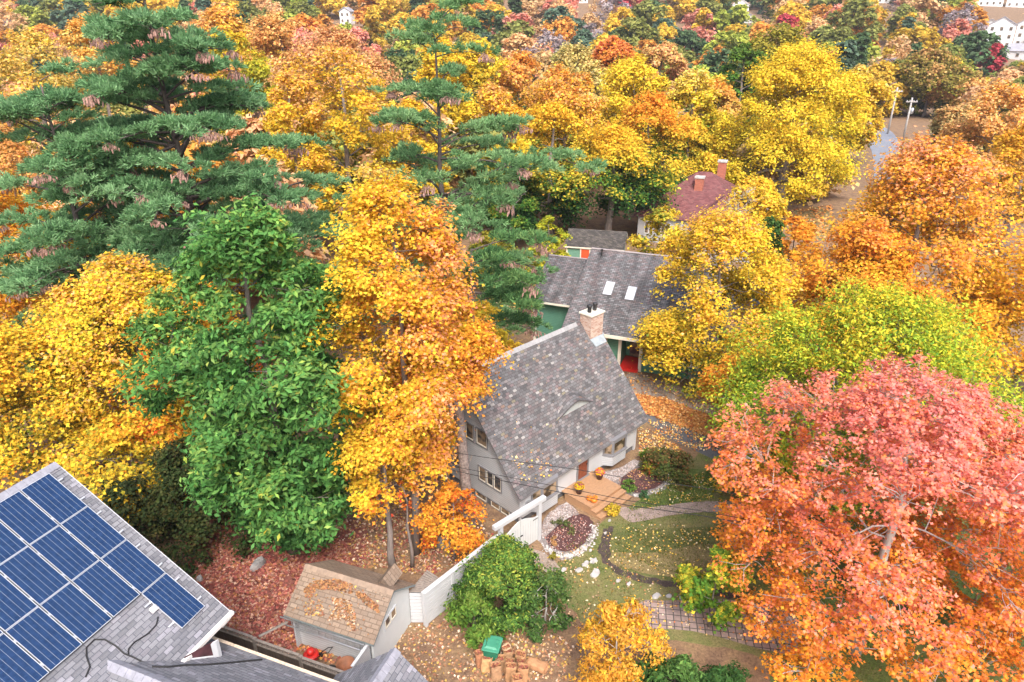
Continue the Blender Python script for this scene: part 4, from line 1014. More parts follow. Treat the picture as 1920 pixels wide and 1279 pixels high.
    m.box(P3(O, a, b, 1.545, .02, 1.955), a * .79, b * .07, UPZ * .1); m.box(P3(O, a, b, .06, .05, 0), a * .12, b * .045, UPZ * 2.1); m.build('trim', M['cream'], r_)
green_house()
def hip(mb, c, a, b, L, W, z0, z1, ridge):
    """hip roof: eave rectangle L x W about c, ridge length along a"""
    P = lambda u, w, z: np.array(c) + a * u + b * w + UPZ * z
    e = [P(-L / 2, -W / 2, z0), P(L / 2, -W / 2, z0), P(L / 2, W / 2, z0), P(-L / 2, W / 2, z0)]; r0, r1 = P(-ridge / 2, 0, z1), P(ridge / 2, 0, z1)
    sl = math.hypot(W / 2, z1 - z0)
    mb.face([e[0], e[1], r1, r0], [(0, 0), (L, 0), (L / 2 + ridge / 2, sl), (L / 2 - ridge / 2, sl)])
    mb.face([e[2], e[3], r0, r1], [(0, 0), (L, 0), (L / 2 + ridge / 2, sl), (L / 2 - ridge / 2, sl)])
    mb.face([e[1], e[2], r1], [(0, 0), (W, 0), (W / 2, sl)]); mb.face([e[3], e[0], r0], [(0, 0), (W, 0), (W / 2, sl)])
    mb.face([e[3], e[2], e[1], e[0]])
def red_house():
    root = tag(empty('red_roof_house'), 'old house with a red hipped roof and two brick chimneys among yellow trees', 'house')
    a, b = GP, GE; c = gp(1322, 322, 7.0); c[2] = 0
    m = MB(); hip(m, c, a, b, 13.0, 13.0, 2.9, 7.0, 1.4); ro = m.build('roof', SH_RED, root)
    m = MB(); hip(m, c - b * 5.6 + a * 3.4, a, b, 7.0, 9.5, 2.7, 5.9, .8); m.build('wing_roof', SH_RED, ro)
    for da, db in ((5.6, 2.6), (-5.2, 3.4)):
        q = MB(); hip(q, c + a * da + b * db, b, a, 4.6, 4.6, 4.6, 6.2, 1.6); q.build('dormer_roof', SH_RED, ro)
        q = MB(); p0 = c + a * da + b * db - b * 2.0 - a * 2.0; q.box(p0 + UPZ * 3.2, a * 4.0, b * 3.9, UPZ * 1.39); q.build('dormer_wall', M['white'], ro)
    q = MB(); q.box(c - a * 6.0 - b * 6.0, a * 12.0, b * 12.0, UPZ * 2.88); q.box(c - b * 9.8 + a * .5, a * 6.0, b * 3.79, UPZ * 2.68); q.build('wall', M['white_clap'], root)
    for u in (-5.2, -3.4): window(root, c - b * 6.0, a, -b, u, u + .9, 1.0, 2.3, 2, M['white'], M['glass'], .1, .05)
    for da, db, z0, z1 in ((-.7, -2.6, 4.6, 6.7), (1.2, 1.4, 5.6, 7.9)):
        q = MB(); p0 = c + a * da + b * db; cs = [p0, p0 + a * .9, p0 + a * .9 + b * .9, p0 + b * .9]
        for k in range(4): uvwall(q, cs[k], cs[(k + 1) % 4], z0, z1)
        co = q.build('chimney', M['red_brick'], root)
        q = MB(); q.box(p0 - a * .08 - b * .08 + UPZ * (z1 + .001), a * 1.06, b * 1.06, UPZ * .16); q.build('chimney_cap', M['stone'], co)
red_house()
# ------------------------------------------------------------------ the trees and shrubs one can tell apart
def T(name, x, y, R_, zb, H, label, cols, seed, n=(16, 11, 60), leaf=.15, shape='maple', tr=.2, bark='bark', cat='tree', group=None, twig=.012, frac=.6, lean=(0, 0), tw=True, lk=1.0, zmin=0, **kw):
    cr = crown(seed, R_, zb, H, n[0], n[1], n[2], leaf, cols, shape, **kw)
    return build_tree(name, (x, y, 0), label, cr, tr, zb, H, bark, cat, group, seed, twig, frac, lean, tw=tw, lk=lk, zmin=zmin)
# green oak in front
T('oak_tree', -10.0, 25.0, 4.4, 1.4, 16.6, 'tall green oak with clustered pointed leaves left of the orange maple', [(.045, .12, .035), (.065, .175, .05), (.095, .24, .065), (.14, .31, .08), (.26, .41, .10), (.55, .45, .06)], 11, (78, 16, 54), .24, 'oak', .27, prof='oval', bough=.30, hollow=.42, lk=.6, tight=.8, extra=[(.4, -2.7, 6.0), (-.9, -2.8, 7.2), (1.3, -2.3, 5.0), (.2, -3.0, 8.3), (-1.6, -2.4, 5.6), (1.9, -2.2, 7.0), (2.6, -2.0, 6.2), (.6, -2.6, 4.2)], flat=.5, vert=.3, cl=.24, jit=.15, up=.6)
# the big orange maple mass: two maples
T('maple_tree', -4.4, 24.9, 3.3, 4.6, 17.2, 'tall orange and gold maple in front of the white cottage', [YEL, GOLD, YEL, (.83, .47, .05), ORA, (.84, .40, .14), (.84,.40,.2)], 12, (56, 17, 60), .135, tr=.22, prof='oval', bough=.32, hollow=.45, lk=.6, vert=-.05, gx=.3, cl=.28, jit=.2)
T('maple_tree', -3.0, 26.4, 2.25, 6.9, 12.6, 'orange pink maple with its crown against the left end of the cottage roof', [YEL, GOLD, ORA, ORA, CORAL, PINK], 13, (28, 15, 60), .135, tr=.2, prof='round', bough=.42, cl=.28, vert=-.05, jit=.2)
T('maple_tree', -2.55, 24.3, 1.35, .7, 4.1, 'low orange red maple sapling under the tall dark trunk', [YEL, ORA, ORA, DORA, RED_], 14, (11, 10, 44), .12, tr=.06, prof='round', bough=.5, cl=.3)
T('maple_tree', -5.2, 23.6, 1.7, 4.0, 7.8, 'yellow maple boughs low on a bare grey trunk above the garden shed', [YEL, YEL, GOLD, ORA, RED_], 15, (9, 10, 46), .16, tr=.17, prof='round', bough=.5, cl=.3)
T('dead_trunk', -4.45, 24.0, .5, 3.2, 5.0, 'thin brown bare stem with a red brown foot behind the garden shed', [ORA, RED_], 16, (3, 4, 10), .12, tr=.09, cat='tree trunk', lean=(-.1, 0))
# lower left yellow mass
T('maple_tree', -19.6, 33.0, 5.4, 2.6, 11.2, 'broad yellow maple behind the solar panel roof', [(.16, .22, .035), LIME, YEL, YEL, GOLD, PEACH, GOLD], 17, (52, 17, 54), .165, tr=.2, prof='dome', bough=.30, out=.5, vert=.45, cl=.3, jit=.2, hollow=.45, lk=.5)
T('maple_tree', -24.6, 29.5, 4.0, 1.5, 10.0, 'yellow and olive maple at the left edge above the solar roof', [(.16, .2, .03), OLIVE, GOLD, YEL, GOLD, DORA, YEL], 18, (40, 16, 52), .165, tr=.18, prof='dome', bough=.32, out=.5, vert=.4, cl=.35, jit=.2, hollow=.45, lk=.5)
T('maple_tree', -18.0, 27.6, 2.6, .8, 5.6, 'low olive yellow maple at the ridge of the solar roof', [(.13, .18, .03), OLIVE, YEL, GOLD, DORA], 19, (16, 12, 40), .18, tr=.12, prof='dome', bough=.42, out=.3, cl=.3)
T('maple_tree', -15.4, 30.4, 3.2, 3.6, 11.2, 'golden maple with scarlet tips between the big pine and the green oak', [OLIVE, YEL, GOLD, ORA, DORA, (.65, .07, .03)], 20, (24, 14, 52), .16, tr=.15, prof='dome', bough=.4, out=.2, cl=.35, vert=.2)
T('maple_tree', -31.5, 41.0, 5.6, 2.5, 13.6, 'orange gold maple at the far left below the big pine', [OLIVE, GOLD, GOLD, ORA, ORA, DORA], 21, (34, 15, 52), .19, tr=.22, prof='dome', bough=.34, cl=.3, out=.2)
T('maple_tree', -25.5, 46.0, 6.0, 3.0, 15.5, 'golden maple seen between the limbs of the big pine', [OLIVE, GOLD, YEL, GOLD, ORA], 22, (32, 15, 48), .21, tr=.22, prof='dome', bough=.36, cl=.3, out=.2)
T('hemlock_tree', -14.4, 25.6, 2.5, .3, 5.4, 'dark olive hemlock in the shade beside the solar roof', [(.03, .05, .02), (.05, .08, .03), (.09, .10, .035), (.12, .10, .035)], 23, (26, 12, 40), .14, 'leaf', .14, 'dark_bark', prof='cone', bough=.34, flat=.35, cl=.3)
T('hemlock_tree', -17.2, 25.2, 2.2, .2, 3.8, 'low shaded hemlock against the brown fence end', [(.03, .045, .02), (.045, .065, .028), (.08, .085, .03)], 24, (20, 11, 36), .14, 'leaf', .12, 'dark_bark', prof='cone', bough=.38, flat=.35, cl=.3)
# pines
pine('white_pine', (-19.2, 41.5, 0), 'largest white pine with layered grey green boughs and pink brown cones at upper left', 24.4, 6.0, 9.0, 19, 31, .42, nl=.27, nw=.05, cones=85, per=6, tuft=18, ndl=20, asym=(.08, -.08), lean=(-.6, 0), puffs=11, pr=1.15)
pine('white_pine', (-24.6, 38.5, 0), 'second white pine leaning at the left edge of the photo', 19.5, 7.0, 6.6, 10, 32, .30, nl=.26, nw=.05, cones=34, per=5, tuft=17, ndl=20, puffs=10, pr=1.25)
pine('white_pine', (-4.9, 47.5, 0), 'white pine with a bare upper trunk and cone laden boughs behind the orange maple', 21.6, 4.5, 7.8, 12, 33, .33, cols=[(.12, .24, .10), (.20, .37, .16), (.33, .50, .24)], nl=.28, nw=.05, cones=85, per=4, tuft=15, ndl=20, lean=(.1, 0), asym=(.15, -.1), puffs=10, pr=1.15)
pine('white_pine', (-2.3, 37.6, 0), 'small green pine reaching its boughs toward the cottage ridge', 10.8, 6.4, 5.2, 3, 34, .16, cols=[(.08, .18, .07), (.13, .27, .10), (.22, .36, .13)], nl=.24, nw=.045, cones=6, per=3, tuft=14, ndl=20, face=-.1, spread=.6, cat='pine tree', puffs=9, pr=.85)
# right side
T('maple_tree', 12.8, 40.4, 4.4, 1.2, 12.0, 'golden maple in front of the green house', [(.15, .23, .035), OLIVE, YEL, YEL, GOLD, GOLD, PEACH], 41, (56, 16, 48), .17, tr=.2, prof='round', bough=.31, out=.5, vert=.35, cl=.2, twig=.016, jit=.18)
T('maple_tree', 16.4, 28.2, 5.9, 3.4, 11.4, 'yellow green maple between the orange and the pink maples', [GREEN_, (.2, .36, .05), (.33, .46, .05), (.5, .54, .05), (.7, .62, .06), (.8, .52, .04)], 42, (60, 17, 54), .17, 'oak', tr=.22, prof='dome', bough=.30, cl=.26, vert=.25, up=.5, jit=.2)
T('maple_tree', 25.6, 42.5, 7.3, 1.6, 16.0, 'big spreading orange maple at the right edge', [YEL, GOLD, GOLD, ORA, (.84, .42, .10), (.84, .38, .2)], 43, (70, 15, 50), .19, tr=.32, prof='dome', bough=.25, hollow=.4, lk=.7, cl=.26, vert=.55, twig=.03, frac=.8, jit=.18)
T('maple_tree', 13.2, 19.4, 6.7, .9, 12.2, 'nearest maple with salmon pink top and orange lower leaves in the lower right corner', [(.86, .40, .045), (.87, .32, .045), (.87, .30, .07), (.88, .29, .15), (.88, .30, .22), (.86, .30, .26)], 44, (230, 9, 38), .12, tr=.24, bark='pale_bark', prof='round', bough=.15, cl=.2, vert=.85, jit=.16, twig=.013, frac=.9, hollow=.30, lk=.38, tight=.72, zmin=2.6)
T('maple_tree', 18.6, 20.4, 4.4, 1.5, 9.8, 'orange and pink maple filling the lower right edge', [(.86, .38, .045), (.87, .31, .06), (.87, .29, .16), (.87, .30, .23)], 45, (90, 9, 40), .12, tr=.25, bark='pale_bark', prof='dome', bough=.2, cl=.16, vert=.7, jit=.14, twig=.016, frac=1.0, hollow=.35, lk=.4, tight=.75, zmin=2)
T('maple_tree', 31.0, 37.5, 5.2, 2.0, 11.5, 'orange maple at the right edge below the big spreading one', [OLIVE, GOLD, GOLD, ORA, ORA], 63, (36, 14, 46), .19, tr=.22, prof='dome', bough=.3, cl=.28, vert=.4, hollow=.45, lk=.6)
T('maple_tree', 20.8, 39.5, 4.6, 2.2, 11.6, 'orange maple left of the big spreading orange one and above the lime one', [GOLD, GOLD, ORA, ORA, (.83, .36, .12)], 64, (44, 14, 46), .18, tr=.2, prof='dome', bough=.28, cl=.28, vert=.4, hollow=.45, lk=.6)
T('maple_tree', 11.9, 33.6, 1.9, .6, 5.6, 'small orange maple beside the asphalt driveway', [YEL, ORA, ORA, DORA], 46, (12, 11, 44), .18, tr=.08, prof='round', bough=.45, cl=.25)
T('maple_tree', 12.6, 28.3, 2.1, .4, 4.2, 'low green and yellow maple beneath the yellow green maple', [GREEN_, (.2, .3, .04), YEL, ORA], 47, (14, 11, 42), .18, tr=.08, prof='round', bough=.45, cl=.35)
T('yellow_shrub', 3.65, 17.5, 1.45, .2, 4.3, 'upright golden yellow shrub in front of the paver driveway', [(.3, .3, .04), GOLD, (.75, .38, .05), (.78, .45, .08), (.75, .40, .08)], 48, (26, 11, 34), .13, 'oak', .06, 'pale_bark', 'shrub', prof='oval', bough=.4, cl=.2, up=.3)
T('rhododendron', -.3, 21.4, 1.75, .1, 3.4, 'large bright green rhododendron growing against the white board fence', [(.03, .075, .022), (.055, .13, .033), (.10, .21, .05), (.20, .33, .06), (.42, .45, .08)], 49, (54, 13, 36), .13, 'oak', .06, 'dark_bark', 'shrub', tight=.72, jit=.2, prof='dome', bough=.36, cl=.2, vert=.4, up=.6)
T('rhododendron', -1.5, 20.2, 1.1, .1, 2.2, 'smaller rhododendron with pale leaf tips at the foot of the white fence', [(.05, .11, .025), (.09, .19, .035), (.17, .28, .05), (.28, .36, .09)], 50, (16, 10, 32), .16, 'oak', .05, 'dark_bark', 'shrub', prof='dome', bough=.42, cl=.2, vert=.4, up=.6)
T('rhododendron', 1.35, 20.8, 1.15, .1, 2.6, 'greyer green shrub with bare twigs to the right of the rhododendron', [(.04, .08, .03), (.07, .15, .04), (.12, .2, .06), (.2, .24, .06)], 51, (16, 10, 26), .15, 'oak', .05, 'pale_bark', 'shrub', prof='dome', bough=.42, cl=.2, vert=.3, up=.6, twig=.014, frac=1)
T('rhododendron', 5.6, 16.8, 1.2, .1, 2.5, 'dark green rhododendron below the paver driveway', [(.035, .08, .028), (.06, .14, .04), (.10, .20, .05), (.15, .27, .075)], 52, (20, 11, 34), .15, 'oak', .05, 'dark_bark', 'shrub', prof='dome', bough=.4, cl=.2, vert=.3, up=.6)
T('rhododendron', 7.1, 16.6, 1.2, .1, 2.1, 'blackish green rhododendron under the pink maple', [(.03, .07, .025), (.05, .12, .035), (.08, .17, .045)], 53, (18, 11, 34), .15, 'oak', .05, 'dark_bark', 'shrub', prof='dome', bough=.4, cl=.2, vert=.3, up=.6)
T('young_maple', 7.9, 20.6, 1.15, .9, 3.7, 'small green yellow sapling at the edge of the lawn', [GREEN_, (.11, .24, .035), (.3, .36, .04), YEL], 54, (12, 10, 36), .16, 'maple', .05, 'bark', 'tree', prof='round', bough=.48, cl=.35)
T('garden_shrub', 8.3, 30.9, 1.35, .0, 1.5, 'olive and russet shrub at the right corner of the cottage', [(.05, .08, .03), (.10, .14, .04), (.16, .13, .05), (.25, .11, .05)], 55, (14, 10, 34), .12, 'leaf', .04, 'dark_bark', 'shrub', prof='dome', bough=.45, cl=.35)
T('garden_shrub', 7.55, 31.6, .9, .0, .9, 'bright green low plant with red leaves under the cottage corner', [(.07, .16, .03), (.13, .26, .04), (.3, .3, .04), (.45, .08, .04)], 56, (9, 9, 30), .11, 'leaf', .03, 'dark_bark', 'shrub', prof='dome', bough=.5, cl=.35)
T('garden_shrub', 4.95, 27.65, .42, .0, .62, 'little yellow bush at the right of the deck steps', [(.35, .32, .05), (.6, .46, .06), (.75, .5, .05)], 57, (8, 7, 22), .07, 'leaf', .02, 'dark_bark', 'shrub', prof='dome', bough=.5, cl=.3, tw=False)
T('garden_shrub', 6.0, 29.75, .5, .0, .45, 'small green perennial in the right mulch bed', [(.07, .16, .03), (.13, .24, .05), (.2, .28, .06)], 58, (6, 6, 22), .08, 'leaf', .02, 'dark_bark', 'shrub', prof='dome', bough=.5, tw=False)
T('garden_shrub', 6.75, 29.0, .33, .0, .35, 'bluish green perennial near the stone edging', [(.06, .14, .06), (.10, .2, .09)], 59, (5, 6, 20), .07, 'leaf', .02, 'dark_bark', 'shrub', prof='dome', bough=.5, tw=False)
T('garden_shrub', 2.45, 26.6, .55, .0, .4, 'thin green perennial in the left mulch bed', [(.07, .12, .04), (.14, .17, .06), (.22, .2, .08)], 60, (6, 6, 12), .08, 'leaf', .02, 'dark_bark', 'shrub', prof='dome', bough=.5, tw=False)
T('ornamental_grass', 1.85, 24.35, .16, .05, .5, 'yellow green tuft in the left mulch bed', [(.3, .3, .06), (.45, .36, .08)], 61, (5, 6, 14), .12, 'oak', .02, 'dark_bark', 'plant', prof='cone', bough=.5, up=.1, tw=False)
T('dry_plant', 1.95, 25.25, .14, .1, .62, 'dry tan plant stalk in the left mulch bed', [(.55, .33, .16), (.65, .42, .2)], 62, (5, 6, 14), .13, 'oak', .02, 'pale_bark', 'plant', prof='oval', bough=.5, up=.1, tw=False)
# behind the green house
T('maple_tree', 13.6, 60.5, 3.0, .5, 7.4, 'yellow shrubby maple beside the green shed', [GREEN_, OLIVE, YEL, GOLD], 71, (16, 11, 36), .26, tr=.12, prof='round', bough=.42, out=.4, cl=.3)
T('birch_tree', 18.5, 56.0, 2.6, 3.5, 10.5, 'nearly bare pale birch with white twigs in front of the red roof', [YEL, GOLD, OLIVE], 72, (22, 10, 5), .2, tr=.16, bark='pale_bark', prof='oval', bough=.4, twig=.02, frac=1)
T('cedar_tree', 20.4, 53.0, 1.7, .3, 8.6, 'dark green cedar right of the golden maple', [DGREEN, (.06, .14, .04), (.10, .19, .05), (.2, .24, .05)], 73, (26, 11, 34), .2, 'leaf', .12, 'dark_bark', 'tree', prof='cone', bough=.45, flat=.5)
T('maple_tree', 23.5, 56.0, 2.7, 1.0, 7.6, 'orange maple beyond the dark cedar', [GOLD, ORA, DORA], 74, (14, 11, 34), .26, tr=.12, prof='round', bough=.42)
T('maple_tree', 25.0, 72.0, 3.6, .5, 7.4, 'yellow maple at the foot of the red roofed house', [OLIVE, YEL, GOLD, PALEY], 75, (18, 11, 34), .3, tr=.15, prof='dome', bough=.4)
T('maple_tree', -1.5, 60.5, 2.6, .4, 5.2, 'low green maple at the back of the lawn', [GREEN_, OLIVE, YEL], 76, (14, 10, 34), .26, tr=.1, prof='dome', bough=.42, cl=.3)
T('maple_tree', 3.4, 62.5, 1.5, .3, 6.2, 'small yellow green tree left of the green shed', [GREEN_, LIME, YEL], 77, (12, 10, 30), .25, tr=.08, prof='oval', bough=.45)
T('maple_tree', -10.4, 52.0, 3.0, 1.0, 13.0, 'sparse peach maple with grey stems between the two white pines', [PEACH, PALEY, GOLD, (.7, .42, .25)], 78, (20, 11, 20), .24, tr=.15, bark='pale_bark', prof='oval', bough=.42, twig=.02, frac=1)
T('maple_tree', -1.9, 41.5, 2.2, .5, 6.2, 'yellow orange maple under the pine beside the cottage ridge', [OLIVE, YEL, GOLD, ORA], 79, (14, 11, 36), .22, tr=.1, prof='dome', bough=.42, cl=.3)
# grand trees of the middle distance
MID = [  # px x, px top, px width, distance, trunk radius, low crown, palette, profile, label
 (1487, 82, 300, 89, .75, 2.2, [(.25, .26, .03), (.66, .54, .04), YEL, YEL, (.83, .60, .06)], 'dome', 'huge yellow maple with a thick trunk right of the red roofed house'),
 (1215, 172, 170, 81, .4, 1.5, [DGREEN, DGREEN, GREEN_, OLIVE, GOLD, GOLD, ORA], 'round', 'gold topped maple with a dark green skirt behind the green shed'),
 (1150, 238, 190, 75, .45, 2.0, [DGREEN, DGREEN, GREEN_, (.3, .3, .04), YEL, GOLD], 'round', 'green and yellow maple directly behind the green shed'),
 (1035, 185, 190, 78, .4, .6, [DGREEN, DGREEN, GREEN_, OLIVE, YEL, GOLD, GOLD], 'round', 'dark green and golden maple left of the green shed'),
 (960, 250, 130, 73, .3, .4, [DGREEN, GREEN_, OLIVE, YEL], 'round', 'deep green maple with yellow tips behind the middle pine'),
 (1060, 128, 190, 96, .4, 3, [OLIVE, GOLD, GOLD, PEACH, ORA], 'round', 'broad gold orange maple in the second row of trees'),
 (885, 72, 170, 104, .4, 3, [GREEN_, OLIVE, YEL, YEL, YEL], 'round', 'bright yellow maple right of the middle pine top'),
 (830, 66, 120, 98, .4, 3, [OLIVE, YEL, YEL, GOLD], 'round', 'bright yellow maple just behind the middle pine top'),
 (970, 95, 140, 110, .4, 3, [OLIVE, GOLD, PEACH, ORA], 'round', 'orange gold maple beyond the two yellow maples'),
 (1185, 108, 170, 104, .4, 3, [GREEN_, YEL, YEL, YEL], 'round', 'pure yellow maple in the centre of the second row'),
 (1300, 128, 140, 98, .4, 2, [GREEN_, LIME, YEL, YEL, PALEY], 'round', 'yellow and lime maple left of the huge yellow maple'),
 (1345, 150, 90, 112, .3, 2, [PEACH, PALEY, ORA], 'oval', 'slim peach tree left of the huge yellow maple'),
 (640, 85, 230, 70, .4, 4, [OLIVE, GOLD, YEL, GOLD, PEACH], 'round', 'golden maple with grey stems left of the middle pine'),
 (540, 120, 140, 66, .3, 3, [OLIVE, YEL, GOLD, PEACH], 'round', 'gold maple showing behind the big pine'),
 (440, 45, 150, 82, .4, 4, [(.2, .24, .03), OLIVE, LIME, GOLD], 'round', 'green gold round maple behind the top of the big pine'),
 (530, 22, 170, 112, .35, 4, [PALEY, PEACH, (.72, .44, .16)], 'round', 'thin peach maple beyond the big pine'),
 (630, 48, 180, 108, .35, 4, [PALEY, PEACH, (.72, .40, .2)], 'round', 'thin pinkish peach maple in the left middle row'),
 (430, 8, 150, 120, .35, 4, [PALEY, GOLD, PEACH], 'round', 'pale gold maple at the upper left behind the pine'),
 (60, 40, 200, 66, .4, 3, [(.2, .2, .04), OLIVE, PALEY, GOLD], 'round', 'olive yellow tree behind the pines at the upper left edge'),
 (180, 15, 180, 95, .4, 3, [PEACH, PALEY, ORA], 'round', 'peach tree hidden behind the big pine'),
 (-40, 120, 180, 58, .4, 3, [OLIVE, PEACH, ORA], 'round', 'orange olive tree cut by the left photo edge'),
 (1610, 118, 105, 122, .4, 2, [OLIVE, GOLD, YEL, PALEY], 'oval', 'olive gold tree right of the huge yellow maple'),
 (1745, 95, 140, 190, .4, 2, [(.13, .14, .04), OLIVE, (.3, .24, .07), PEACH], 'round', 'olive brown tree behind the utility poles'),
 (1800, 150, 120, 185, .4, 1, [OLIVE, PEACH, (.76, .48, .16)], 'round', 'russet tree right of the utility poles'),
 (1870, 152, 170, 92, .4, 2, [PALEY, PEACH, (.86, .56, .24), ORA], 'round', 'sparse peach orange tree at the right edge above the orange maple'),
 (1790, 195, 100, 105, .3, 1, [PALEY, (.5, .45, .2), PEACH], 'oval', 'pale wispy tree below the utility poles'),
 (1935, 215, 140, 70, .4, 3, [PEACH, GOLD, ORA], 'round', 'orange gold tree at the far right edge'),
 (1455, 45, 160, 132, .4, 1, [(.13, .17, .03), OLIVE, (.34, .3, .05)], 'round', 'olive green broad tree behind the huge yellow maple'),
 (1395, 72, 100, 125, .4, 1, [DGREEN, GREEN_, (.13, .22, .04)], 'round', 'dark green tree just left of the huge yellow maple top'),
 (1080, 84, 170, 128, .35, 2, [(.35, .36, .12), PALEY, (.55, .48, .2)], 'round', 'pale yellow grey tree in the third row'),
 (1240, 72, 110, 138, .35, 2, [PEACH, (.72, .36, .2), PALEY], 'round', 'round peach pink tree in the third row'),
 (1150, 62, 120, 150, .35, 2, [PEACH, ORA, CORAL], 'round', 'coral peach tree in the third row'),
 (1690, 330, 70, 75, .15, .5, [OLIVE, (.3, .3, .1), GOLD], 'round', 'low olive tree beside the road'),
 (930, 150, 130, 88, .35, 2, [OLIVE, GOLD, GOLD, PEACH], 'round', 'orange gold maple behind the middle pine boughs'),
 (770, 180, 130, 78, .3, 2, [OLIVE, YEL, GOLD], 'round', 'yellow maple seen through the middle pine'),
 (1290, 215, 110, 90, .3, 1, [GREEN_, OLIVE, YEL, GOLD], 'round', 'green gold tree left of the red chimneys'),
 (1420, 330, 90, 74, .2, .5, [LIME, YEL, GOLD], 'round', 'low yellow bush tree right of the red roof'),
]
for k, (px, pt, w, d, tr, zb, cols, prof, lab) in enumerate(MID):
    a = dp(px, pt + w * .45, d); R_ = w / 2 * (a[1] * CP - (a[2] - CAM_H) * SP) / FPX; H = dp(px, pt, d + 1)[2]
    big = k == 0
    n = (110, 15, 46) if big else (36, 14, 40)
    T('maple_tree' if k % 3 else 'broad_tree', a[0], d, R_ * 1.02, zb + 1.2, H, lab, cols, 200 + k, n, .0036 * d if not big else .27, 'leaf' if d > 85 else 'maple', tr, 'bark', 'tree', 'middle distance trees', twig=.03, frac=.35,
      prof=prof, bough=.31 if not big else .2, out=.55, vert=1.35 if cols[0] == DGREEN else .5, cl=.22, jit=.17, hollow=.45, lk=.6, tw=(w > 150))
# ------------------------------------------------------------------ far hillside: houses, trees, wood
def hit(px, py):
    r = ray(px, py)
    for y in np.arange(60, 900, 1.0):
        p = np.array([0, 0, CAM_H]) + r * (y / r[1])
        if p[2] <= hill(p[0], p[1]): return np.array([p[0], p[1], hill(p[0], p[1])])
    return np.array([p[0], p[1], hill(p[0], p[1])])
FARH = []
def far_house(px, py, wpx, hfac, storeys, label, wall, roof=None, gable=True, turn=0.0, deck=False):
    c = hit(px, py); Z = c[1] * CP - (c[2] - CAM_H) * SP; W = wpx * Z / FPX; hh = storeys * 3.0; dpt = W * .8
    az = math.atan2(c[0], c[1]) + turn
    b = np.array([math.sin(az), math.cos(az), 0]); a = np.array([math.cos(az), -math.sin(az), 0])
    root = tag(empty('far_house'), label, 'house', 'houses on the far hillside'); FARH.append((c, W))
    S = lambda u, w, z: c + a * u + b * w + UPZ * z
    wl = MB(); wl.prism([S(-W / 2, 0, -3), S(W / 2, 0, -3), S(W / 2, dpt, -3), S(-W / 2, dpt, -3)], UPZ * (hh + 3))
    wl.prism([S(-W / 2, .02, hh), S(W / 2, .02, hh), S(0, .02, hh + W * .3)], b * (dpt - .04)) if gable else None
    wl.build('wall', wall, root)
    rf = MB(); t = .3
    if gable:
        for s in (-1, 1): rf.prism([S(0, -.4, hh + W * .3 + .03), S(s * (W / 2 + .5), -.4, hh - .27), S(s * (W / 2 + .5), -.4, hh - .27 + t), S(0, -.4, hh + W * .3 + t + .08)], b * (dpt + .8))
    else:
        hip(rf, S(0, dpt / 2, 0), a, b, W + 1, dpt + 1, hh, hh + W * .22, W * .45)
    rf.build('roof', roof or SH_FAR, root)
    nw = max(2, int(W / 3.2))
    for st in range(storeys):
        for k in range(nw):
            u = -W / 2 + (k + .5) * W / nw
            f = MB(); f.box(S(u - .65, -.06, st * 3 + .8), a * 1.3, b * .055, UPZ * 1.6); wo = f.build('window', M['white'], root)
            f = MB(); f.box(S(u - .5, -.09, st * 3 + .95), a * 1.0, b * .028, UPZ * 1.3); f.build('pane', M['glass'], wo)
    if deck:
        d = MB(); d.box(S(-W / 2 - 1.5, -3, 2.6), a * (W * .75), b * 2.95, UPZ * .25); do = d.build('deck', M['white'], root)
        for k in range(5):
            d = MB(); d.box(S(-W / 2 - 1.4 + k * (W * .75 - .3) / 4, -2.95, -2), a * .25, b * .25, UPZ * 4.59); d.build('deck_post', M['white'], do)
WH = plain('far_white_wall', (.78, .79, .82), .6, .04, .3); GYH = plain('far_grey_wall', (.55, .56, .58), .6, .05, .3)
far_house(1868, 92, 44, .8, 3, 'white three storey house with a deck on stilts near the upper right corner', WH, deck=True)
far_house(1915, 88, 30, .8, 3, 'white house cut by the right photo edge beside the three storey house', WH)
far_house(1905, 112, 60, .5, 1, 'low house with a wide grey roof below the white three storey house', GYH, gable=False)
far_house(1850, 12, 50, .8, 2, 'long white house with many windows at the top edge on the right', WH, gable=False)
far_house(1905, 14, 34, .8, 2, 'pale house at the very top right corner', WH)
far_house(1632, 34, 22, .9, 2, 'small white gabled house alone among trees on the right hillside', WH)
far_house(1655, 6, 40, .8, 2, 'white house with dark windows at the top edge above the small gabled one', WH)
far_house(1747, 58, 22, .6, 1, 'low bluish house half hidden in trees left of the three storey house', GYH, gable=False)
far_house(1388, 20, 30, .8, 1, 'white house with a pale roof at the upper centre right', WH, roof=plain('pale_roof', (.7, .71, .74), .6, .06, .3))
far_house(1093, 6, 18, .8, 2, 'tiny white house at the top edge right of centre', WH)
far_house(966, 8, 16, .8, 2, 'tiny white house at the top edge in the middle', WH)
far_house(648, 46, 22, .9, 2, 'white house with a grey roof behind the crimson maple at upper left', WH, turn=.5)
far_house(1402, 44, 18, .7, 1, 'small pale house below the white roof at the upper centre right', GYH)
far_house(1855, 58, 26, .7, 1, 'grey roofed house right behind the white three storey house', GYH)

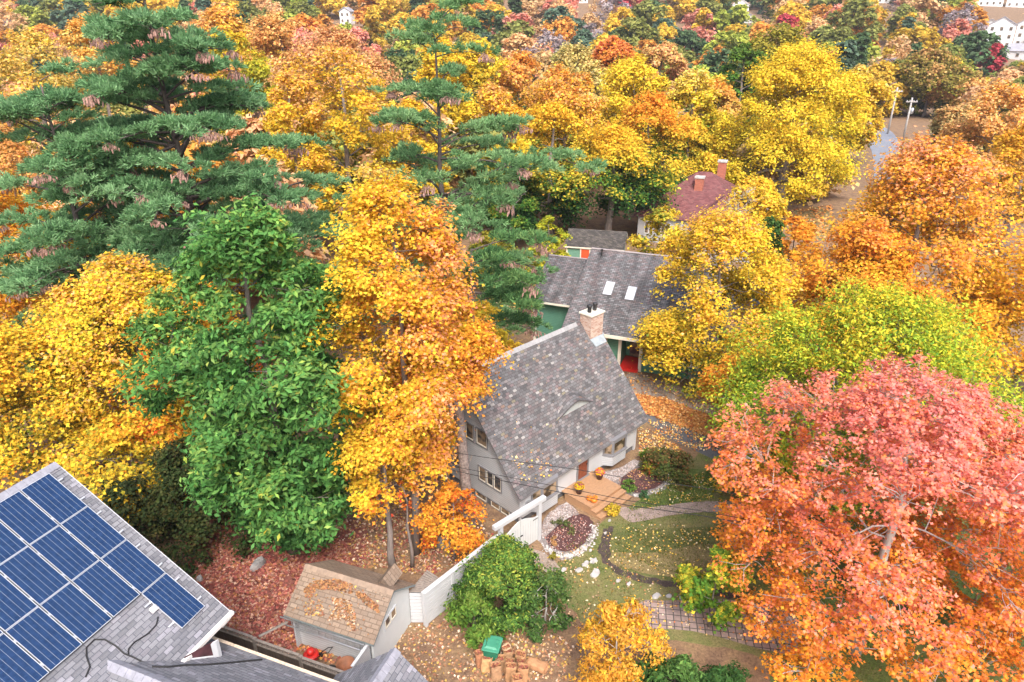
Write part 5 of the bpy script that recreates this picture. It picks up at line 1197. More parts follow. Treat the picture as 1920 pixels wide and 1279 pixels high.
protos = {}
def proto(kind, seed, **kw):
    base = [(.74, .74, .74), (.88, .88, .88), (.95, .95, .93)]
    cr = crown(seed, kw.pop('R'), kw.pop('zb'), kw.pop('H'), *kw.pop('n'), kw.pop('leaf'), base, 'leaf', **kw)
    o = leaf_object(kind, cr['P'], cr['N'], cr['s'], cr['c'], seed)
    me = o.data; bpy.data.objects.remove(o); protos.setdefault(kind, []).append(me)
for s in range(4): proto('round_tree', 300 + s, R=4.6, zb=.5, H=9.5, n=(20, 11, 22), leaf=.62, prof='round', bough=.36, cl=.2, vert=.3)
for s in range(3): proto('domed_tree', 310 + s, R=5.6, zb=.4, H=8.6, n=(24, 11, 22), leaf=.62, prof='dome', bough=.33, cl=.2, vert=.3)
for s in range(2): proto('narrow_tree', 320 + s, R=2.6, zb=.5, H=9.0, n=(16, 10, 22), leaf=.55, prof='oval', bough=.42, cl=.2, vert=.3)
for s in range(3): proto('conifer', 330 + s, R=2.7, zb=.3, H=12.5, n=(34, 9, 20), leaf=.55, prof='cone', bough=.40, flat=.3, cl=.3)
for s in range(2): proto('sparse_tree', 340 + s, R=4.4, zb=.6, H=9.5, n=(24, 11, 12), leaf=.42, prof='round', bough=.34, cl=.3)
HUES = [  # name, colour, kinds, weight
 ('olive green', (.34, .36, .10), ('round_tree', 'domed_tree'), 18), ('dark green', (.14, .23, .105), ('round_tree', 'domed_tree', 'conifer', 'conifer'), 13),
 ('golden yellow', (.88, .63, .09), ('round_tree', 'domed_tree', 'narrow_tree'), 17), ('orange', (.9, .46, .10), ('round_tree', 'domed_tree'), 10),
 ('peach', (.92, .62, .32), ('round_tree', 'sparse_tree', 'domed_tree'), 17), ('coral pink', (.9, .40, .30), ('round_tree', 'domed_tree'), 8),
 ('crimson', (.66, .10, .13), ('round_tree', 'narrow_tree'), 3), ('lime green', (.52, .58, .11), ('domed_tree', 'round_tree'), 6),
 ('grey lilac', (.52, .44, .45), ('sparse_tree',), 6), ('blue green', (.16, .25, .17), ('conifer', 'round_tree'), 7), ('russet brown', (.52, .34, .16), ('round_tree', 'sparse_tree'), 6)]
rnd = random.Random(7)
NEAR = [(o.location.x, o.location.y) for o in col.objects if o.get('category') in ('tree', 'pine tree')]
cand = []
y = 58.0
while y < 620:
    step = 7.4 + y * .039; nx = int(2 * (.80 * y + 12) / step)
    for k in range(nx):
        x = -(.80 * y + 12) + (k + rnd.uniform(.15, .85)) * step; yy = y + rnd.uniform(-.4, .4) * step
        hue = rnd.choices(HUES, [h[3] for h in HUES])[0]
        if yy < 115: hue = rnd.choices([HUES[0], HUES[2], HUES[3], HUES[4]], [2, 5, 2, 4])[0]
        kind = rnd.choice(hue[2]); s = rnd.uniform(.85, 1.35) * (1.05 + max(0, yy - 110) * .0024)
        z = hill(x, yy); pb = to_px((x, yy, z)); pt = to_px((x, yy, z + 9 * s))
        if pb[0] < -50 or pb[0] > 1975 or pb[1] < -25: continue
        if yy < 118 and any((x - a) ** 2 + (yy - b) ** 2 < 4.6 ** 2 for a, b in NEAR): continue
        if yy < 118 and 930 < pb[0] < 1640 and yy < 92: continue                      # houses, sheds, yards stand here
        if yy < 70 and pb[0] > 560: continue
        rx = 48 + (yy - 88) * .545                                                    # the road runs up this line
        if 60 < yy < 185 and abs(x - rx) < 7.5 + (3 if yy < 120 else 6): continue
        if yy < 185 and 1600 < pb[0] < 1735: continue
        bad = False
        for c, W in FARH:
            d = math.atan2(x, yy) - math.atan2(c[0], c[1])
            cb, ct = to_px(c), to_px((c[0], c[1], c[2] + 8)); hw = W * .62 * FPX / c[1]; tr_ = 4.2 * s * FPX / yy
            if abs(d) * c[1] < W * .6 + 4 * s and -3 < yy - c[1] < W * 1.1: bad = True
            if yy < c[1] and abs(pb[0] - cb[0]) < hw + tr_ * .55 and to_px((x, yy, z + 9.2 * s))[1] < cb[1] - (cb[1] - ct[1]) * .5: bad = True
        if bad: continue
        cand.append((x, yy, z, s, hue, kind))
    y += step * .9
cand.sort(key=lambda c: c[1])
NIND = 205
far_objs = []
for x, yy, z, s, hue, kind in cand[:NIND]:
    o = bpy.data.objects.new(kind if kind != 'conifer' else 'conifer_tree', rnd.choice(protos[kind])); col.objects.link(o)
    o.location = (x, yy, z - .2); o.rotation_euler = (0, 0, rnd.uniform(0, 6.28)); o.scale = (s, s, s * rnd.uniform(.9, 1.12))
    j = rnd.uniform(.85, 1.12); o.color = (min(1, hue[1][0] * j), min(1, hue[1][1] * j * rnd.uniform(.93, 1.07)), hue[1][2] * j, 1)
    far_objs.append((o, hue[0], kind))
# the rest of the wood reads as one mass
def far_wood(rest):
    Pv = []; Cv = []; cnt = 0
    for x, yy, z, s, hue, kind in rest:
        me = rnd.choice(protos[kind]); n = len(me.vertices); co = np.empty(n * 3, np.float32); me.vertices.foreach_get('co', co)
        co = co.reshape(-1, 4, 3); cc = np.empty(len(me.polygons) * 4, np.float32); me.attributes['col'].data.foreach_get('color', cc); cc = cc.reshape(-1, 4)
        keep = np.random.default_rng(int(x * 10) + 5000).random(len(co)) < .62
        co = co[keep]; cc = cc[keep]
        ctr = co.mean(1, keepdims=True); co = ctr + (co - ctr) * 1.3
        a = rnd.uniform(0, 6.28); ca, sa = math.cos(a), math.sin(a)
        q = co.copy(); q[..., 0] = co[..., 0] * ca - co[..., 1] * sa; q[..., 1] = co[..., 0] * sa + co[..., 1] * ca
        Pv.append(q * s + np.array([x, yy, z - .2])); j = rnd.uniform(.85, 1.12); Cv.append(cc[:, :3] * np.array(hue[1]) * j)
    V = np.concatenate(Pv); C = np.concatenate(Cv); n = len(V)
    me = bpy.data.meshes.new('distant_wood'); me.vertices.add(n * 4); me.vertices.foreach_set('co', V.astype(np.float32).ravel())
    me.loops.add(n * 4); me.loops.foreach_set('vertex_index', np.arange(n * 4, dtype=np.int32)); me.polygons.add(n)
    me.polygons.foreach_set('loop_start', np.arange(0, n * 4, 4, dtype=np.int32)); me.polygons.foreach_set('loop_total', np.full(n, 4, dtype=np.int32))
    at = me.attributes.new('col', 'FLOAT_COLOR', 'FACE'); at.data.foreach_set('color', np.concatenate([np.clip(C, 0, .95), np.ones((n, 1))], 1).astype(np.float32).ravel())
    me.materials.append(LEAF); me.update(calc_edges=True)
    o = bpy.data.objects.new('distant_wood', me); col.objects.link(o)
    tag(o, 'mixed autumn wood covering the highest part of the far hillside', 'wood', kind='stuff')
far_wood(cand[NIND:])
print('TREES', len(cand), 'individual', NIND)

# ------------------------------------------------------------------ utility poles and wires
def upole(px0, py0, px1, py1, label, box=False):
    b = hit(px0, py0); t = dp(px1, py1, b[1]); h = t[2] - b[2]
    root = tag(empty('utility_pole', b), label, 'utility pole', 'utility poles along the road')
    q = MB(); q.tube([(0, 0, -.3), (0, 0, h)], [.22, .16], 10); q.build('pole', M['pole'], root, True)
    q = MB(); q.box((-1.2, -.2, h - .9), (2.4, 0, 0), (0, .16, 0), (0, 0, .18)); ao = q.build('crossarm', M['pole'], root)
    for u in (-1.0, -.4, .4, 1.0):
        q = MB(); q.lathe((u, -.12, h - .72), [(.05, 0), (.09, .1), (.04, .24)], 8); q.build('insulator', M['white'], ao)
    if box:
        q = MB(); q.lathe((.45, -.1, h - 3.2), [(.3, 0), (.32, .1), (.32, 1.1), (.2, 1.2)], 14); q.build('transformer', M['metal'], root, True)
    return b + UPZ * (h - .8)
A_ = upole(1693, 262, 1702, 183, 'pale utility pole with a grey transformer beside the road', True)
B_ = upole(1664, 252, 1678, 164, 'utility pole left of the transformer pole at the road bend')
C_ = upole(1660, 200, 1668, 147, 'farthest thin utility pole half hidden by the yellow maple')
def wire(name, pts, label, rad=.013, group=None):
    m = MB(); m.tube(pts, rad, 5, False); tag(m.build(name, M['cable']), label, 'wire', group)
def sag(a, b, s, n=12): return [a + (b - a) * t - UPZ * s * 4 * t * (1 - t) for t in np.linspace(0, 1, n)]
wire('power_line', sag(A_, B_, .5), 'thin power line between the two nearer utility poles', .03)
wire('power_line', sag(B_, C_, .5), 'thin power line between the two farther utility poles', .03)
def px_wire(pts, y0, y1):
    xs = [p[0] for p in pts]; return [dp(x, yv, y0 + (y1 - y0) * (x - xs[0]) / (xs[-1] - xs[0])) for x, yv in pts]
wire('service_wire', px_wire([(838, 846), (905, 857), (1080, 880), (1160, 894), (1240, 904), (1330, 917), (1460, 940)], 25.5, 19.5), 'upper thin service wire crossing in front of the cottage door')
wire('service_wire', px_wire([(829, 871), (900, 884), (960, 896), (1070, 917), (1180, 939), (1310, 957), (1460, 985)], 25.5, 19.5), 'middle service wire crossing in front of the deck')
wire('service_wire', px_wire([(829, 878), (900, 893), (960, 905), (1070, 927), (1180, 948), (1310, 966), (1460, 992)], 25.4, 19.3), 'lowest dark service wire crossing below the deck steps', .016)
# tall dark trunk before the cottage (carries the leaning maple crown seen beyond it)
def bare_trunk():
    b = gp(884, 1020); root = tag(empty('tree_trunk', b), 'tall dark mottled trunk standing before the cottage side wall', 'tree trunk')
    q = MB(); tp = dp(862, 790, b[1] + .1) - b
    q.tube([(0, 0, -.1), (0, 0, .4), tp * .5, tp, tp * 1.35 + np.array([-.1, .2, 0])], [.34, .27, .24, .21, .15], 12, True); q.build('trunk', plain('mottled_bark', (.21, .17, .155), .95, .6, 9, 0, .6), root, True)
    q = MB(); q.tube([tp * .62, tp * .62 + np.array([.2, .1, .3]), tp * .62 + np.array([.35, .15, .7])], [.04, .03, .02], 6); q.build('branch_stub', M['bark'], root)
bare_trunk()

# ------------------------------------------------------------------ stones, boulders
def rock_mesh(name, c, sx, sy, sz, rz, mat, seed, label=None, cat=None, group=None):
    r = np.random.default_rng(seed); n = 11; m = MB()
    k1 = 1 + r.normal(size=n) * .13
    rings = [(1.0, 0), (1.02, .55), (.86, .92), (.0001, 1.0)]
    i0 = 0
    for s, z in rings:
        for j in range(n):
            a = 2 * math.pi * j / n; rr = s * k1[j]
            m.v.append((rr * math.cos(a) * sx, rr * math.sin(a) * sy, z * sz * (1 + r.normal() * .06) - .02))
    for k in range(3):
        for j in range(n): m.f.append((k * n + j, k * n + (j + 1) % n, (k + 1) * n + (j + 1) % n, (k + 1) * n + j))
    m.f.append(tuple(range(n - 1, -1, -1)))
    o = m.build(name, mat); o.location = c; o.rotation_euler = (0, 0, rz); tag(o, label, cat, group); return o
STN = [(1086, 1070, 18, 'squarish pale flagstone left of the largest one'), (1116, 1076, 27, 'largest pale flagstone below the mulch bed'), (1098, 1058, 19, 'long narrow flagstone above the two biggest flagstones'),
 (1112, 1053, 20, 'thin flagstone uppermost of the group below the mulch bed'), (1057, 1070, 15, 'pinkish flagstone at the end of the concrete path'), (1159, 1090, 11, 'small pinkish stone on the bare grass right of the flagstones'),
 (1179, 1096, 11, 'small jagged stone left of the paver driveway edge'), (1135, 1001, 9, 'white stone at the left rim of the dark garden trench'), (1107, 1033, 8, 'small stone by the lower rim of the left mulch bed'),
 (1151, 968, 8, 'small stone just below the deck steps, nearer the walk'), (1143, 977, 9, 'small stone just below the deck steps, farther from the walk'), (1230, 1119, 20, 'biggest stone lining the paver driveway'), (1254, 1119, 13, 'pink stone lining the paver driveway'),
 (1280, 1121, 14, 'bluish stone lining the paver driveway'), (1300, 1118, 19, 'long bluish stone lining the paver driveway'), (1317, 1117, 11, 'small stone lining the paver driveway at the trench end')]
for k, (px, py, w, lab) in enumerate(STN):
    c = gp(px, py); s = w * 27 / FPX / 2
    rock_mesh('garden_stone', (c[0], c[1], .012), s, s * .62, .10, R(20 + k * 37 % 40), M['stone'], k, lab, 'stone', 'pale garden stones')
for k, (px, py, w, h, lab) in enumerate([(832, 1024, 32, .5, 'grey boulder behind the white fence'), (486, 1062, 34, .35, 'dark mossy rock slab on the red leaf litter'), (375, 1088, 18, .2, 'pale stone on the leaf litter beside the solar roof'),
   (676, 946, 16, .25, 'pale stone left of the yellow maple trunk'), (692, 949, 14, .25, 'pale stone touching the yellow maple trunk'), (808, 990, 24, .4, 'grey boulder near the cottage basement'), (432, 1150, 20, .12, 'flat dark stone near the brown fence')]):
    c = gp(px, py); s = w * 29 / FPX / 2; rock_mesh('boulder', (c[0], c[1], 0), s, s * .6, h, k, M['rock'] if k not in (2, 3, 4) else M['stone'], 40 + k, lab, 'rock')
def in_poly(x, y, poly_):
    c = np.zeros(len(x), bool); n = len(poly_)
    for i in range(n):
        x0, y0 = poly_[i][:2]; x1, y1 = poly_[(i + 1) % n][:2]
        c ^= ((y0 > y) != (y1 > y)) & (x < (x1 - x0) * (y - y0) / (y1 - y0 + 1e-12) + x0)
    return c
def scatter_px(n, pts, seed):
    P = np.array(G(*pts))[:, :2]; r = np.random.default_rng(seed); lo, hi = P.min(0), P.max(0); out = np.zeros((0, 2))
    while len(out) < n:
        q = lo + r.random((n * 2, 2)) * (hi - lo); dn = np.sin(q[:, 0] * 1.9 + np.sin(q[:, 1] * 1.3) * 2) * np.sin(q[:, 1] * 2.3 + np.sin(q[:, 0] * .9) * 2) + .5 * np.sin(q[:, 0] * 5.1 + q[:, 1] * 3.7)
        out = np.concatenate([out, q[in_poly(q[:, 0], q[:, 1], P) & (r.random(len(q)) < .62 + .38 * dn)]])
    return out[:n]
def pebbles(name, pts2, size, cols, seed, label):
    r = np.random.default_rng(seed); V = []; Fc = []; 
    base = np.array([(1, 0, .3), (0, 1, .3), (-1, 0, .3), (0, -1, .3), (0, 0, 1.0)])
    for k, (x, y) in enumerate(pts2):
        s = size * (.6 + .8 * r.random()); a = r.random() * 6.28; ca, sa = math.cos(a), math.sin(a); i = len(V)
        for b in base: V.append((x + s * (b[0] * ca - b[1] * sa * .7), y + s * (b[0] * sa + b[1] * ca * .7), .015 + s * b[2] * .8))
        Fc += [(i, i + 1, i + 4), (i + 1, i + 2, i + 4), (i + 2, i + 3, i + 4), (i + 3, i, i + 4)]
    me = bpy.data.meshes.new(name); me.from_pydata(V, [], Fc); c = np.array(cols)[r.integers(0, len(cols), len(pts2))] * (1 + r.normal(size=(len(pts2), 1)) * .12)
    at = me.attributes.new('col', 'FLOAT_COLOR', 'FACE'); at.data.foreach_set('color', np.concatenate([np.repeat(np.clip(c, 0, .9), 4, 0), np.ones((len(c) * 4, 1))], 1).astype(np.float32).ravel())
    me.materials.append(LEAF2); o = bpy.data.objects.new(name, me); col.objects.link(o); tag(o, label, 'gravel', kind='stuff')
def litter_mat():
    m, nt, b = new_mat('litter'); at = N(nt, 'ShaderNodeAttribute'); at.attribute_name = 'col'; nt.links.new(at.outputs['Color'], b.inputs['Base Color']); b.inputs['Roughness'].default_value = .8; return m
LEAF2 = litter_mat()
STC = [(.36, .33, .33), (.27, .23, .23), (.46, .43, .42), (.2, .16, .15), (.33, .25, .22)]
pebbles('gravel', np.concatenate([scatter_px(1500, [(1012, 1000), (1030, 962), (1062, 942), (1085, 960), (1045, 985), (1018, 1010)], 1), scatter_px(1500, [(1125, 888), (1160, 880), (1190, 862), (1200, 868), (1160, 900), (1140, 905)], 2)]), .045, STC, 3, 'pale pinkish gravel between the cottage front and the mulch beds')
def along(pts, n, w, seed):
    P = np.array(G(*pts))[:, :2]; r = np.random.default_rng(seed); t = r.random(n) * (len(P) - 1); i = t.astype(int); f = (t - i)[:, None]
    return P[i] * (1 - f) + P[i + 1] * f + r.normal(size=(n, 2)) * w
pebbles('edging_stones', np.concatenate([along([(1114, 985), (1116, 1000), (1100, 1024), (1085, 1038), (1068, 1043), (1045, 1042), (1020, 1025)], 330, .1, 4), along([(1190, 930), (1215, 928), (1240, 918), (1254, 902), (1253, 888)], 150, .07, 5)]), .06, [(.46, .45, .44), (.55, .53, .52), (.36, .33, .32)], 6, 'white rounded edging stones curving round the mulch beds')

# ------------------------------------------------------------------ fallen leaves
def fallen(name, groups, label, seed, z=.03):
    P = []; C = []; S_ = []; r = np.random.default_rng(seed)
    for n, pts, cols, sz in groups:
        q = scatter_px(n, pts, seed + len(P)) if not isinstance(pts, np.ndarray) else pts
        q = q if q.shape[1] == 3 else np.concatenate([q, z + r.random((len(q), 1)) * .03], 1)
        P.append(q); C.append(np.array(cols)[r.integers(0, len(cols), len(q))] * (1 + r.normal(size=(len(q), 1)) * .2)); S_.append(np.full(len(q), sz) * (.6 + .8 * r.random(len(q))))
    P = np.concatenate(P); C = np.concatenate(C); S_ = np.concatenate(S_); Nn = np.array([0, 0, 1.0]) + r.normal(size=P.shape) * .35
    o = leaf_object(name, P, Nn, S_, C, seed, None, 'leaf'); o.data.materials[0] = LEAF2
    tag(o, label, 'fallen leaves', kind='stuff'); return o
REDC = [(.26, .06, .05), (.34, .10, .08), (.20, .05, .045), (.42, .15, .11), (.5, .3, .22), (.36, .15, .06)]
TANC = [(.5, .34, .2), (.62, .48, .36), (.38, .2, .1), (.36, .17, .08), (.55, .35, .08), (.30, .12, .07)]
YLC = [(.75, .5, .08), (.8, .55, .2), (.75, .62, .4), (.6, .3, .06)]
ORC = [(.5, .19, .04), (.62, .28, .06), (.42, .13, .04), (.65, .4, .15)]
fallen('fallen_leaves', [
 (15000, [(330, 1010), (430, 960), (560, 975), (640, 990), (660, 1060), (590, 1110), (550, 1240), (450, 1200), (390, 1130)], REDC, .13),
 (4200, [(600, 960), (700, 940), (860, 960), (940, 1010), (900, 1050), (800, 1080), (640, 1060)], TANC + REDC[:2], .12),
 (1700, [(740, 1180), (830, 1160), (960, 1180), (1080, 1200), (1060, 1279), (700, 1279), (700, 1230)], TANC, .10),
 (500, [(990, 1060), (1100, 1020), (1200, 1080), (1330, 1110), (1330, 1130), (1110, 1190), (1000, 1150)], YLC + TANC, .085),
 (520, [(1130, 1000), (1190, 985), (1330, 985), (1420, 1000), (1420, 1115), (1240, 1085), (1140, 1050)], YLC, .09),
 (260, [(1175, 955), (1215, 925), (1255, 905), (1340, 880), (1345, 935), (1200, 960)], YLC, .09),
 (420, [(1020, 1010), (1085, 960), (1112, 995), (1070, 1036), (1035, 1030)], [(.5, .3, .25), (.6, .45, .4), (.35, .12, .08)], .06),
 (300, [(1150, 905), (1190, 880), (1245, 880), (1248, 905), (1190, 925)], [(.5, .3, .2), (.65, .4, .1), (.35, .12, .08)], .07),
 (5200, [(1180, 738), (1240, 745), (1330, 780), (1390, 800), (1350, 830), (1290, 805), (1190, 770)], ORC, .14),
 (900, [(1188, 768), (1240, 768), (1330, 818), (1420, 850), (1300, 845), (1235, 812)], YLC + ORC, .11),
 (900, [(1195, 800), (1230, 810), (1290, 850), (1260, 880), (1200, 865)], ORC + YLC, .11),
 (700, [(1168, 700), (1200, 700), (1390, 775), (1380, 792), (1185, 742)], ORC + TANC, .13),
 (700, [(895, 500), (990, 470), (1003, 520), (1000, 590), (905, 575)], ORC + YLC, .2),
 (1000, [(1470, 395), (1560, 385), (1570, 450), (1480, 455)], ORC, .3),
 (160, [(1200, 1124), (1330, 1124), (1440, 1140), (1440, 1215), (1250, 1176)], YLC + ORC, .08),
 (700, [(520, 1190), (560, 1170), (700, 1240), (660, 1260), (560, 1220)], REDC + ORC, .11),
], 'loose fallen autumn leaves strewn over yards lawns and paths', 21)
def grass_blades():
    r = np.random.default_rng(77); P = []; C = []
    for n, pts, cols in ((5000, [(1000, 1075), (1110, 985), (1180, 955), (1255, 905), (1330, 880), (1440, 900), (1440, 1120), (1330, 1110), (1200, 1100), (1110, 1190), (1060, 1130)], [(.15, .19, .05), (.24, .24, .08), (.32, .26, .12), (.11, .16, .04)]),
                         (2400, [(1140, 1000), (1230, 990), (1420, 995), (1420, 1095), (1240, 1070), (1160, 1045)], [(.11, .15, .035), (.18, .2, .05), (.24, .21, .08)]),
                         (2600, [(1175, 955), (1215, 925), (1255, 908), (1340, 880), (1345, 935), (1195, 958)], [(.10, .19, .04), (.16, .25, .05), (.24, .27, .08)]),
                         (5000, [(1430, 1000), (1500, 960), (1950, 900), (1960, 1300), (1460, 1300), (1445, 1230)], [(.09, .19, .035), (.14, .26, .045), (.2, .27, .06)])):
        q = scatter_px(n, pts, 70 + len(P)); P.append(np.concatenate([q, np.full((n, 1), .02)], 1)); C.append(np.array(cols)[r.integers(0, len(cols), n)] * (1 + r.normal(size=(n, 1)) * .2))
    P = np.concatenate(P); C = np.concatenate(C); n = len(P); d = r.normal(size=(n, 3)) * .5 + [0, 0, .8]; d /= np.linalg.norm(d, axis=1)[:, None]
    nn = np.cross(d, r.normal(size=(n, 3))); nn /= np.linalg.norm(nn, axis=1)[:, None]
    o = leaf_object('grass_tufts', P, nn, .055 + .05 * r.random(n), C, 78, None, 'needle', .35, tang=np.cross(d, nn)); tag(o, 'uneven green and straw grass tufts over the front lawns', 'grass', kind='stuff')
grass_blades()
# leaves lying on roofs
def plane_pts(O, n, pts_px, cnt, seed, lift=.03):
    r = np.random.default_rng(seed); Q = np.array(pts_px, float); lo, hi = Q.min(0), Q.max(0); out = []
    while len(out) < cnt:
        p = lo + r.random(2) * (hi - lo)
        if in_poly(p[:1], p[1:], Q)[0]:
            ry = ray(*p); t = ((O + n * lift - [0, 0, CAM_H]) @ n) / (ry @ n); out.append(np.array([0, 0, CAM_H]) + ry * t)
    return np.array(out)
sn = np.cross(GP, (GE * 1.6 + UPZ * 1.09)); sn /= np.linalg.norm(sn); sO = GE * 15.06 + UPZ * 1.86
z3 = lambda *q: [(380 + x / 3.375, 900 + y / 3.375) for x, y in q]
BRN = [(.27, .13, .05), (.36, .18, .07), (.20, .09, .04), (.42, .22, .09), (.30, .12, .07)]
fallen('roof_leaves', [(1, plane_pts(sO, sn, z3((640, 690), (700, 640), (850, 625), (950, 660), (950, 720), (860, 700), (720, 690), (680, 760), (645, 740)), 520, 1), BRN, .085),
 (1, plane_pts(sO, sn, z3((960, 705), (1030, 720), (1110, 800), (1115, 840), (1060, 810), (990, 750)), 220, 2), BRN, .085),
 (1, plane_pts(sO, sn, z3((800, 740), (930, 760), (970, 870), (965, 960), (930, 940), (900, 880), (790, 890), (840, 800)), 420, 3), BRN + TANC[:2], .085),
 (1, plane_pts(sO, sn, z3((640, 760), (760, 760), (770, 860), (650, 860)), 130, 4), BRN + TANC, .08), (1, plane_pts(sO, sn, z3((600, 600), (1180, 720), (1060, 1000), (560, 830)), 90, 5), TANC + BRN, .08)],
 'brown fallen leaves matted on the tan garden shed roof', 31)
cn = np.cross(CA, (CB * 1.2 + UPZ * 1.41)); cn /= np.linalg.norm(cn); cO = C3(0, 1.2, 3.62)
zc = lambda *q: [(800 + x / 2.78, 560 + y / 2.78) for x, y in q]
fallen('roof_leaves', [(1, plane_pts(cO, cn, zc((430, 820), (560, 780), (680, 900), (590, 960), (500, 960)), 50, 6, .06), ORC + YLC, .11), (1, plane_pts(cO, cn, zc((330, 660), (700, 600), (760, 700), (640, 880), (430, 880)), 22, 7, .06), ORC + YLC, .09),
 (1, plane_pts(cO, cn, zc((500, 230), (800, 150), (1050, 520), (900, 640), (480, 560)), 12, 8, .06), YLC + [(.6, .45, .3)], .08)], 'scattered orange and yellow leaves on the cottage roof', 32)

# ------------------------------------------------------------------ leaf bags and green bin
def bag(px, py, label, rz, s=1.0, tint=(1, 1, 1), lie=None, seed=0):
    r = np.random.default_rng(seed + 90); c = gp(px, py, .75 if lie is None else .2); c[2] = 0
    root = tag(empty('leaf_bag', c, rz), label, 'paper bag', 'paper leaf bags round the green bin'); n = 20; m = MB()
    prof = [(.9, 0), (1.0, .08), (1.03, .3), (.96, .5), (1.04, .66), (1.0, .76), (1.03, .83)]
    for k, (q, z) in enumerate(prof):
        for j in range(n):
            a = 2 * math.pi * j / n; ca, sa = math.cos(a), math.sin(a); x = .235 * np.sign(ca) * abs(ca) ** .6; y = .17 * np.sign(sa) * abs(sa) ** .6
            w = q * (1 + r.normal() * .035); m.v.append((x * w * s, y * w * s, z * s + (r.normal() * .018 if k == len(prof) - 1 else 0)))
    for k in range(len(prof) - 1):
        for j in range(n): m.f.append((k * n + j, k * n + (j + 1) % n, (k + 1) * n + (j + 1) % n, (k + 1) * n + j))
    m.f.append(tuple(range(n - 1, -1, -1)))
    pm = M['paper'] if tint == (1, 1, 1) else plain('paper_bag_' + label.split()[0], tuple(x * y for x, y in zip((.40, .235, .125), tint)), .85, .2, 7, 0, .6)
    b = m.build('bag', pm, root, False); sd = b.modifiers.new('thick', 'SOLIDIFY'); sd.thickness = .008
    P = np.stack([r.uniform(-.18, .18, 90) * s, r.uniform(-.12, .12, 90) * s, (.70 + .05 * r.random(90)) * s], 1)
    lf = leaf_object('leaf_fill', P, np.array([0, 0, 1.]) + r.normal(size=(90, 3)) * .5, np.full(90, .09), np.array(BRN + REDC[:3])[r.integers(0, 8, 90)], seed, root); lf.data.materials[0] = LEAF2
    f = MB(); f.prism([(.2 * s * math.cos(2 * math.pi * j / 12), .14 * s * math.sin(2 * math.pi * j / 12), .60 * s) for j in range(12)], UPZ * .08 * s); f.build('leaf_core', plain('leaf_core', (.12, .06, .035), .9), root)
    root.rotation_euler = (r.normal() * .09, r.normal() * .09, rz); root.scale = (1, 1, r.uniform(.88, 1.12))
    if lie is not None: root.rotation_euler = (R(84), 0, lie); root.location.z = .18
BAGS = [(901, 1220, 'reddish leaf bag at the left end below the bin', .3, 1, (1, .8, .8)), (910, 1230, 'pale yellow leaf bag in front of the bin', .1, 1, (1.5, 1.5, 1.35)), (935, 1228, 'brown leaf bag tucked under the front right corner of the bin', .2, 1, (1, 1, 1)),
 (953, 1233, 'leaf bag with a folded rim in the middle of the back row', -.1, 1, (1, 1, 1)), (931, 1245, 'tall brown leaf bag with an orange mark in the front row', .15, 1.05, (.95, .95, 1)), (957, 1248, 'leaf bag in the centre of the front row', 0, 1.05, (1.1, 1.05, 1)),
 (979, 1249, 'leaf bag with green leaves on top at the right of the front row', -.15, 1.05, (1.1, 1, .95)), (966, 1264, 'nearest leaf bag at the photo bottom edge', .05, 1.05, (1.15, 1.1, 1.05)), (972, 1232, 'dark leaf bag hidden behind the front row', .2, .9, (.8, .75, .75)),
 (977, 1221, 'leaf bag with a torn pale rim behind the others', -.4, 1, (1.25, 1.15, 1.05)), (952, 1219, 'leaf bag touching the right side of the bin', .3, .95, (.95, .95, .95)), (951, 1206, 'whitish crumpled leaf bag right behind the bin', .6, .85, (1.6, 1.9, 2.3)),
 (903, 1193, 'small open leaf bag behind the left of the bin', .2, .8, (1.1, 1, 1))]
for k, b in enumerate(BAGS): bag(b[0], b[1], b[2], b[3], b[4] * .82, b[5], None, k)
bag(990, 1240, 'leaf bag lying on its side at the right of the heap', 0, .85, (1.1, 1, .95), R(60), 33)
def wheelie():
    c = gp(923, 1207, 1.0); c[2] = 0; root = tag(empty('green_bin', c, R(-14)), 'green wheeled bin with a ridged lid among the paper leaf bags', 'bin')
    m = MB(); lo = [(-.22, -.25), (.22, -.25), (.22, .25), (-.22, .25)]; hi = [(-.29, -.33), (.29, -.33), (.29, .33), (-.29, .33)]
    for p in lo: m.v.append((*p, .06))
    for p in hi: m.v.append((*p, .95))
    m.f += [(3, 2, 1, 0), (4, 5, 6, 7)] + [(k, (k + 1) % 4, 4 + (k + 1) % 4, 4 + k) for k in range(4)]
    m.build('body', M['bin'], root, False, .03)
    LM = plain('bin_lid', (.055, .26, .165), .4, .1)
    m = MB(); m.box((-.33, -.37, .952), (.66, 0, 0), (0, .74, 0), (0, 0, .05)); lo_ = m.build('lid', LM, root, False, .02)
    m = MB()
    i = 0; a = [(-.24, -.26), (.24, -.26), (.24, .22), (-.24, .22)]; b = [(-.18, -.2), (.18, -.2), (.18, .16), (-.18, .16)]
    for p in a: m.v.append((*p, 1.003))
    for p in b: m.v.append((*p, 1.06))
    m.f += [(4, 5, 6, 7)] + [(k, (k + 1) % 4, 4 + (k + 1) % 4, 4 + k) for k in range(4)]; m.build('lid_ridge', LM, lo_)
    m = MB(); m.tube([(-.26, .40, .96), (.26, .40, .96)], .02, 8); m.build('handle', M['bin'], root)
    for s in (-.26, .26):
        m = MB(); m.tube([(s - .03, .3, .1), (s + .03, .3, .1)], .1, 14); m.build('wheel', M['rubber'], root)
wheelie()

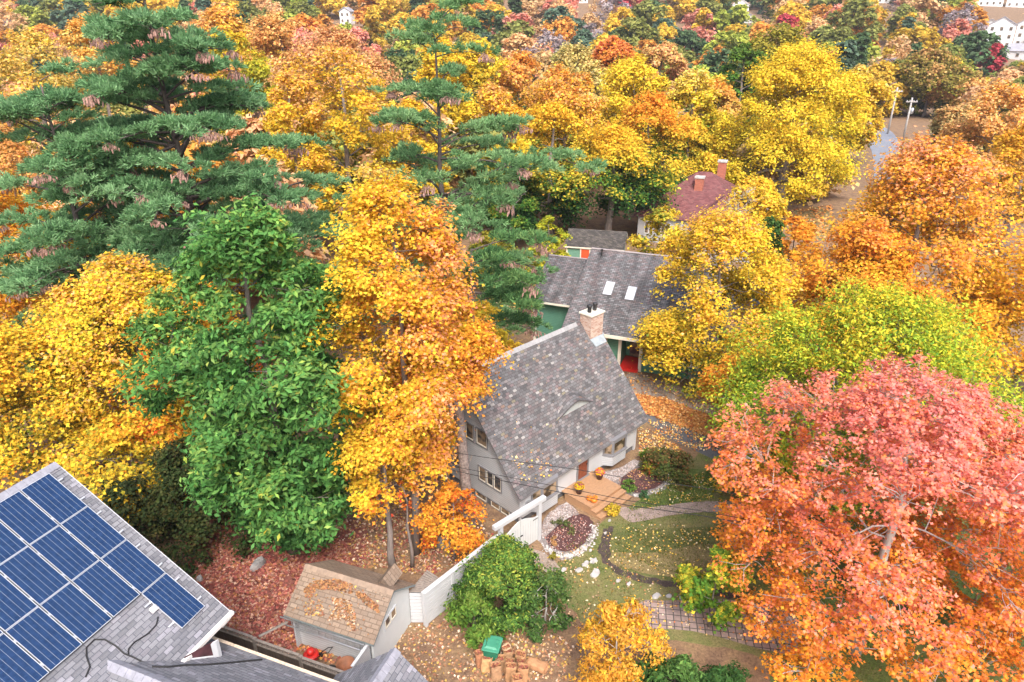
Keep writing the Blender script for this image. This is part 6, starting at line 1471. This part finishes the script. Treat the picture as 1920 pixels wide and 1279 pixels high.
# ------------------------------------------------------------------ air between here and the far hillside
def haze():
    m = bpy.data.materials.new('haze'); m.use_nodes = True; nt = m.node_tree; nt.nodes.clear()
    v = N(nt, 'ShaderNodeVolumePrincipled'); v.inputs['Color'].default_value = (.86, .88, .93, 1); v.inputs['Density'].default_value = HAZE; v.inputs['Anisotropy'].default_value = .2
    o = N(nt, 'ShaderNodeOutputMaterial'); nt.links.new(v.outputs[0], o.inputs['Volume'])
    b = MB(); b.box((-720, -80, -6), (1540, 0, 0), (0, 1100, 0), (0, 0, 170)); h = b.build('haze', m); h['kind'] = 'stuff'
HAZE = .00022
if HAZE: haze()

# ------------------------------------------------------------------ labels of the far trees, roots to their bases
def zone(o):
    y = o.location.y
    return 'just beyond the cottages' if y < 120 else 'in the middle woods' if y < 235 else 'on the far hillside'
KN = dict(round_tree='round', domed_tree='broad', narrow_tree='narrow', conifer='conifer shaped', sparse_tree='sparse')
ORD = ['', 'second', 'third', 'fourth', 'fifth', 'sixth', 'seventh', 'eighth', 'ninth', 'tenth', 'eleventh', 'twelfth']
grp = {}
for o, hn, kind in far_objs:
    px = to_px(np.array(o.location))[0]; side = 'left' if px < 640 else 'central' if px < 1280 else 'right'
    o['category'] = 'tree'; o['group'] = 'trees of the far wood'; grp.setdefault((hn, KN[kind], zone(o), side), []).append((px, o))
for (hn, kn, zn, side), L in grp.items():
    L.sort(key=lambda t: t[0]); n = len(L)
    for i, (px, o) in enumerate(L):
        base = f'{hn} {kn} tree {zn}, {side} part'
        if n > 1:
            pos = 'leftmost' if i == 0 else 'rightmost' if i == n - 1 else ORD[i] + ' from left' if i < len(ORD) else str(i + 1) + 'th from left'
            base += f', {pos}'
        o['label'] = base
bpy.context.view_layer.update()
for o in list(col.objects):
    if o.type == 'EMPTY' and o.parent is None and o.location.length == 0 and o.children:
        V = []
        for ch in o.children:
            if ch.type == 'MESH':
                c = np.empty(len(ch.data.vertices) * 3, np.float32); ch.data.vertices.foreach_get('co', c); V.append(c.reshape(-1, 3))
        V = np.concatenate(V); b = np.array([(V[:, 0].min() + V[:, 0].max()) / 2, (V[:, 1].min() + V[:, 1].max()) / 2, V[:, 2].min()])
        o.location = b
        for ch in o.children: ch.location = -b
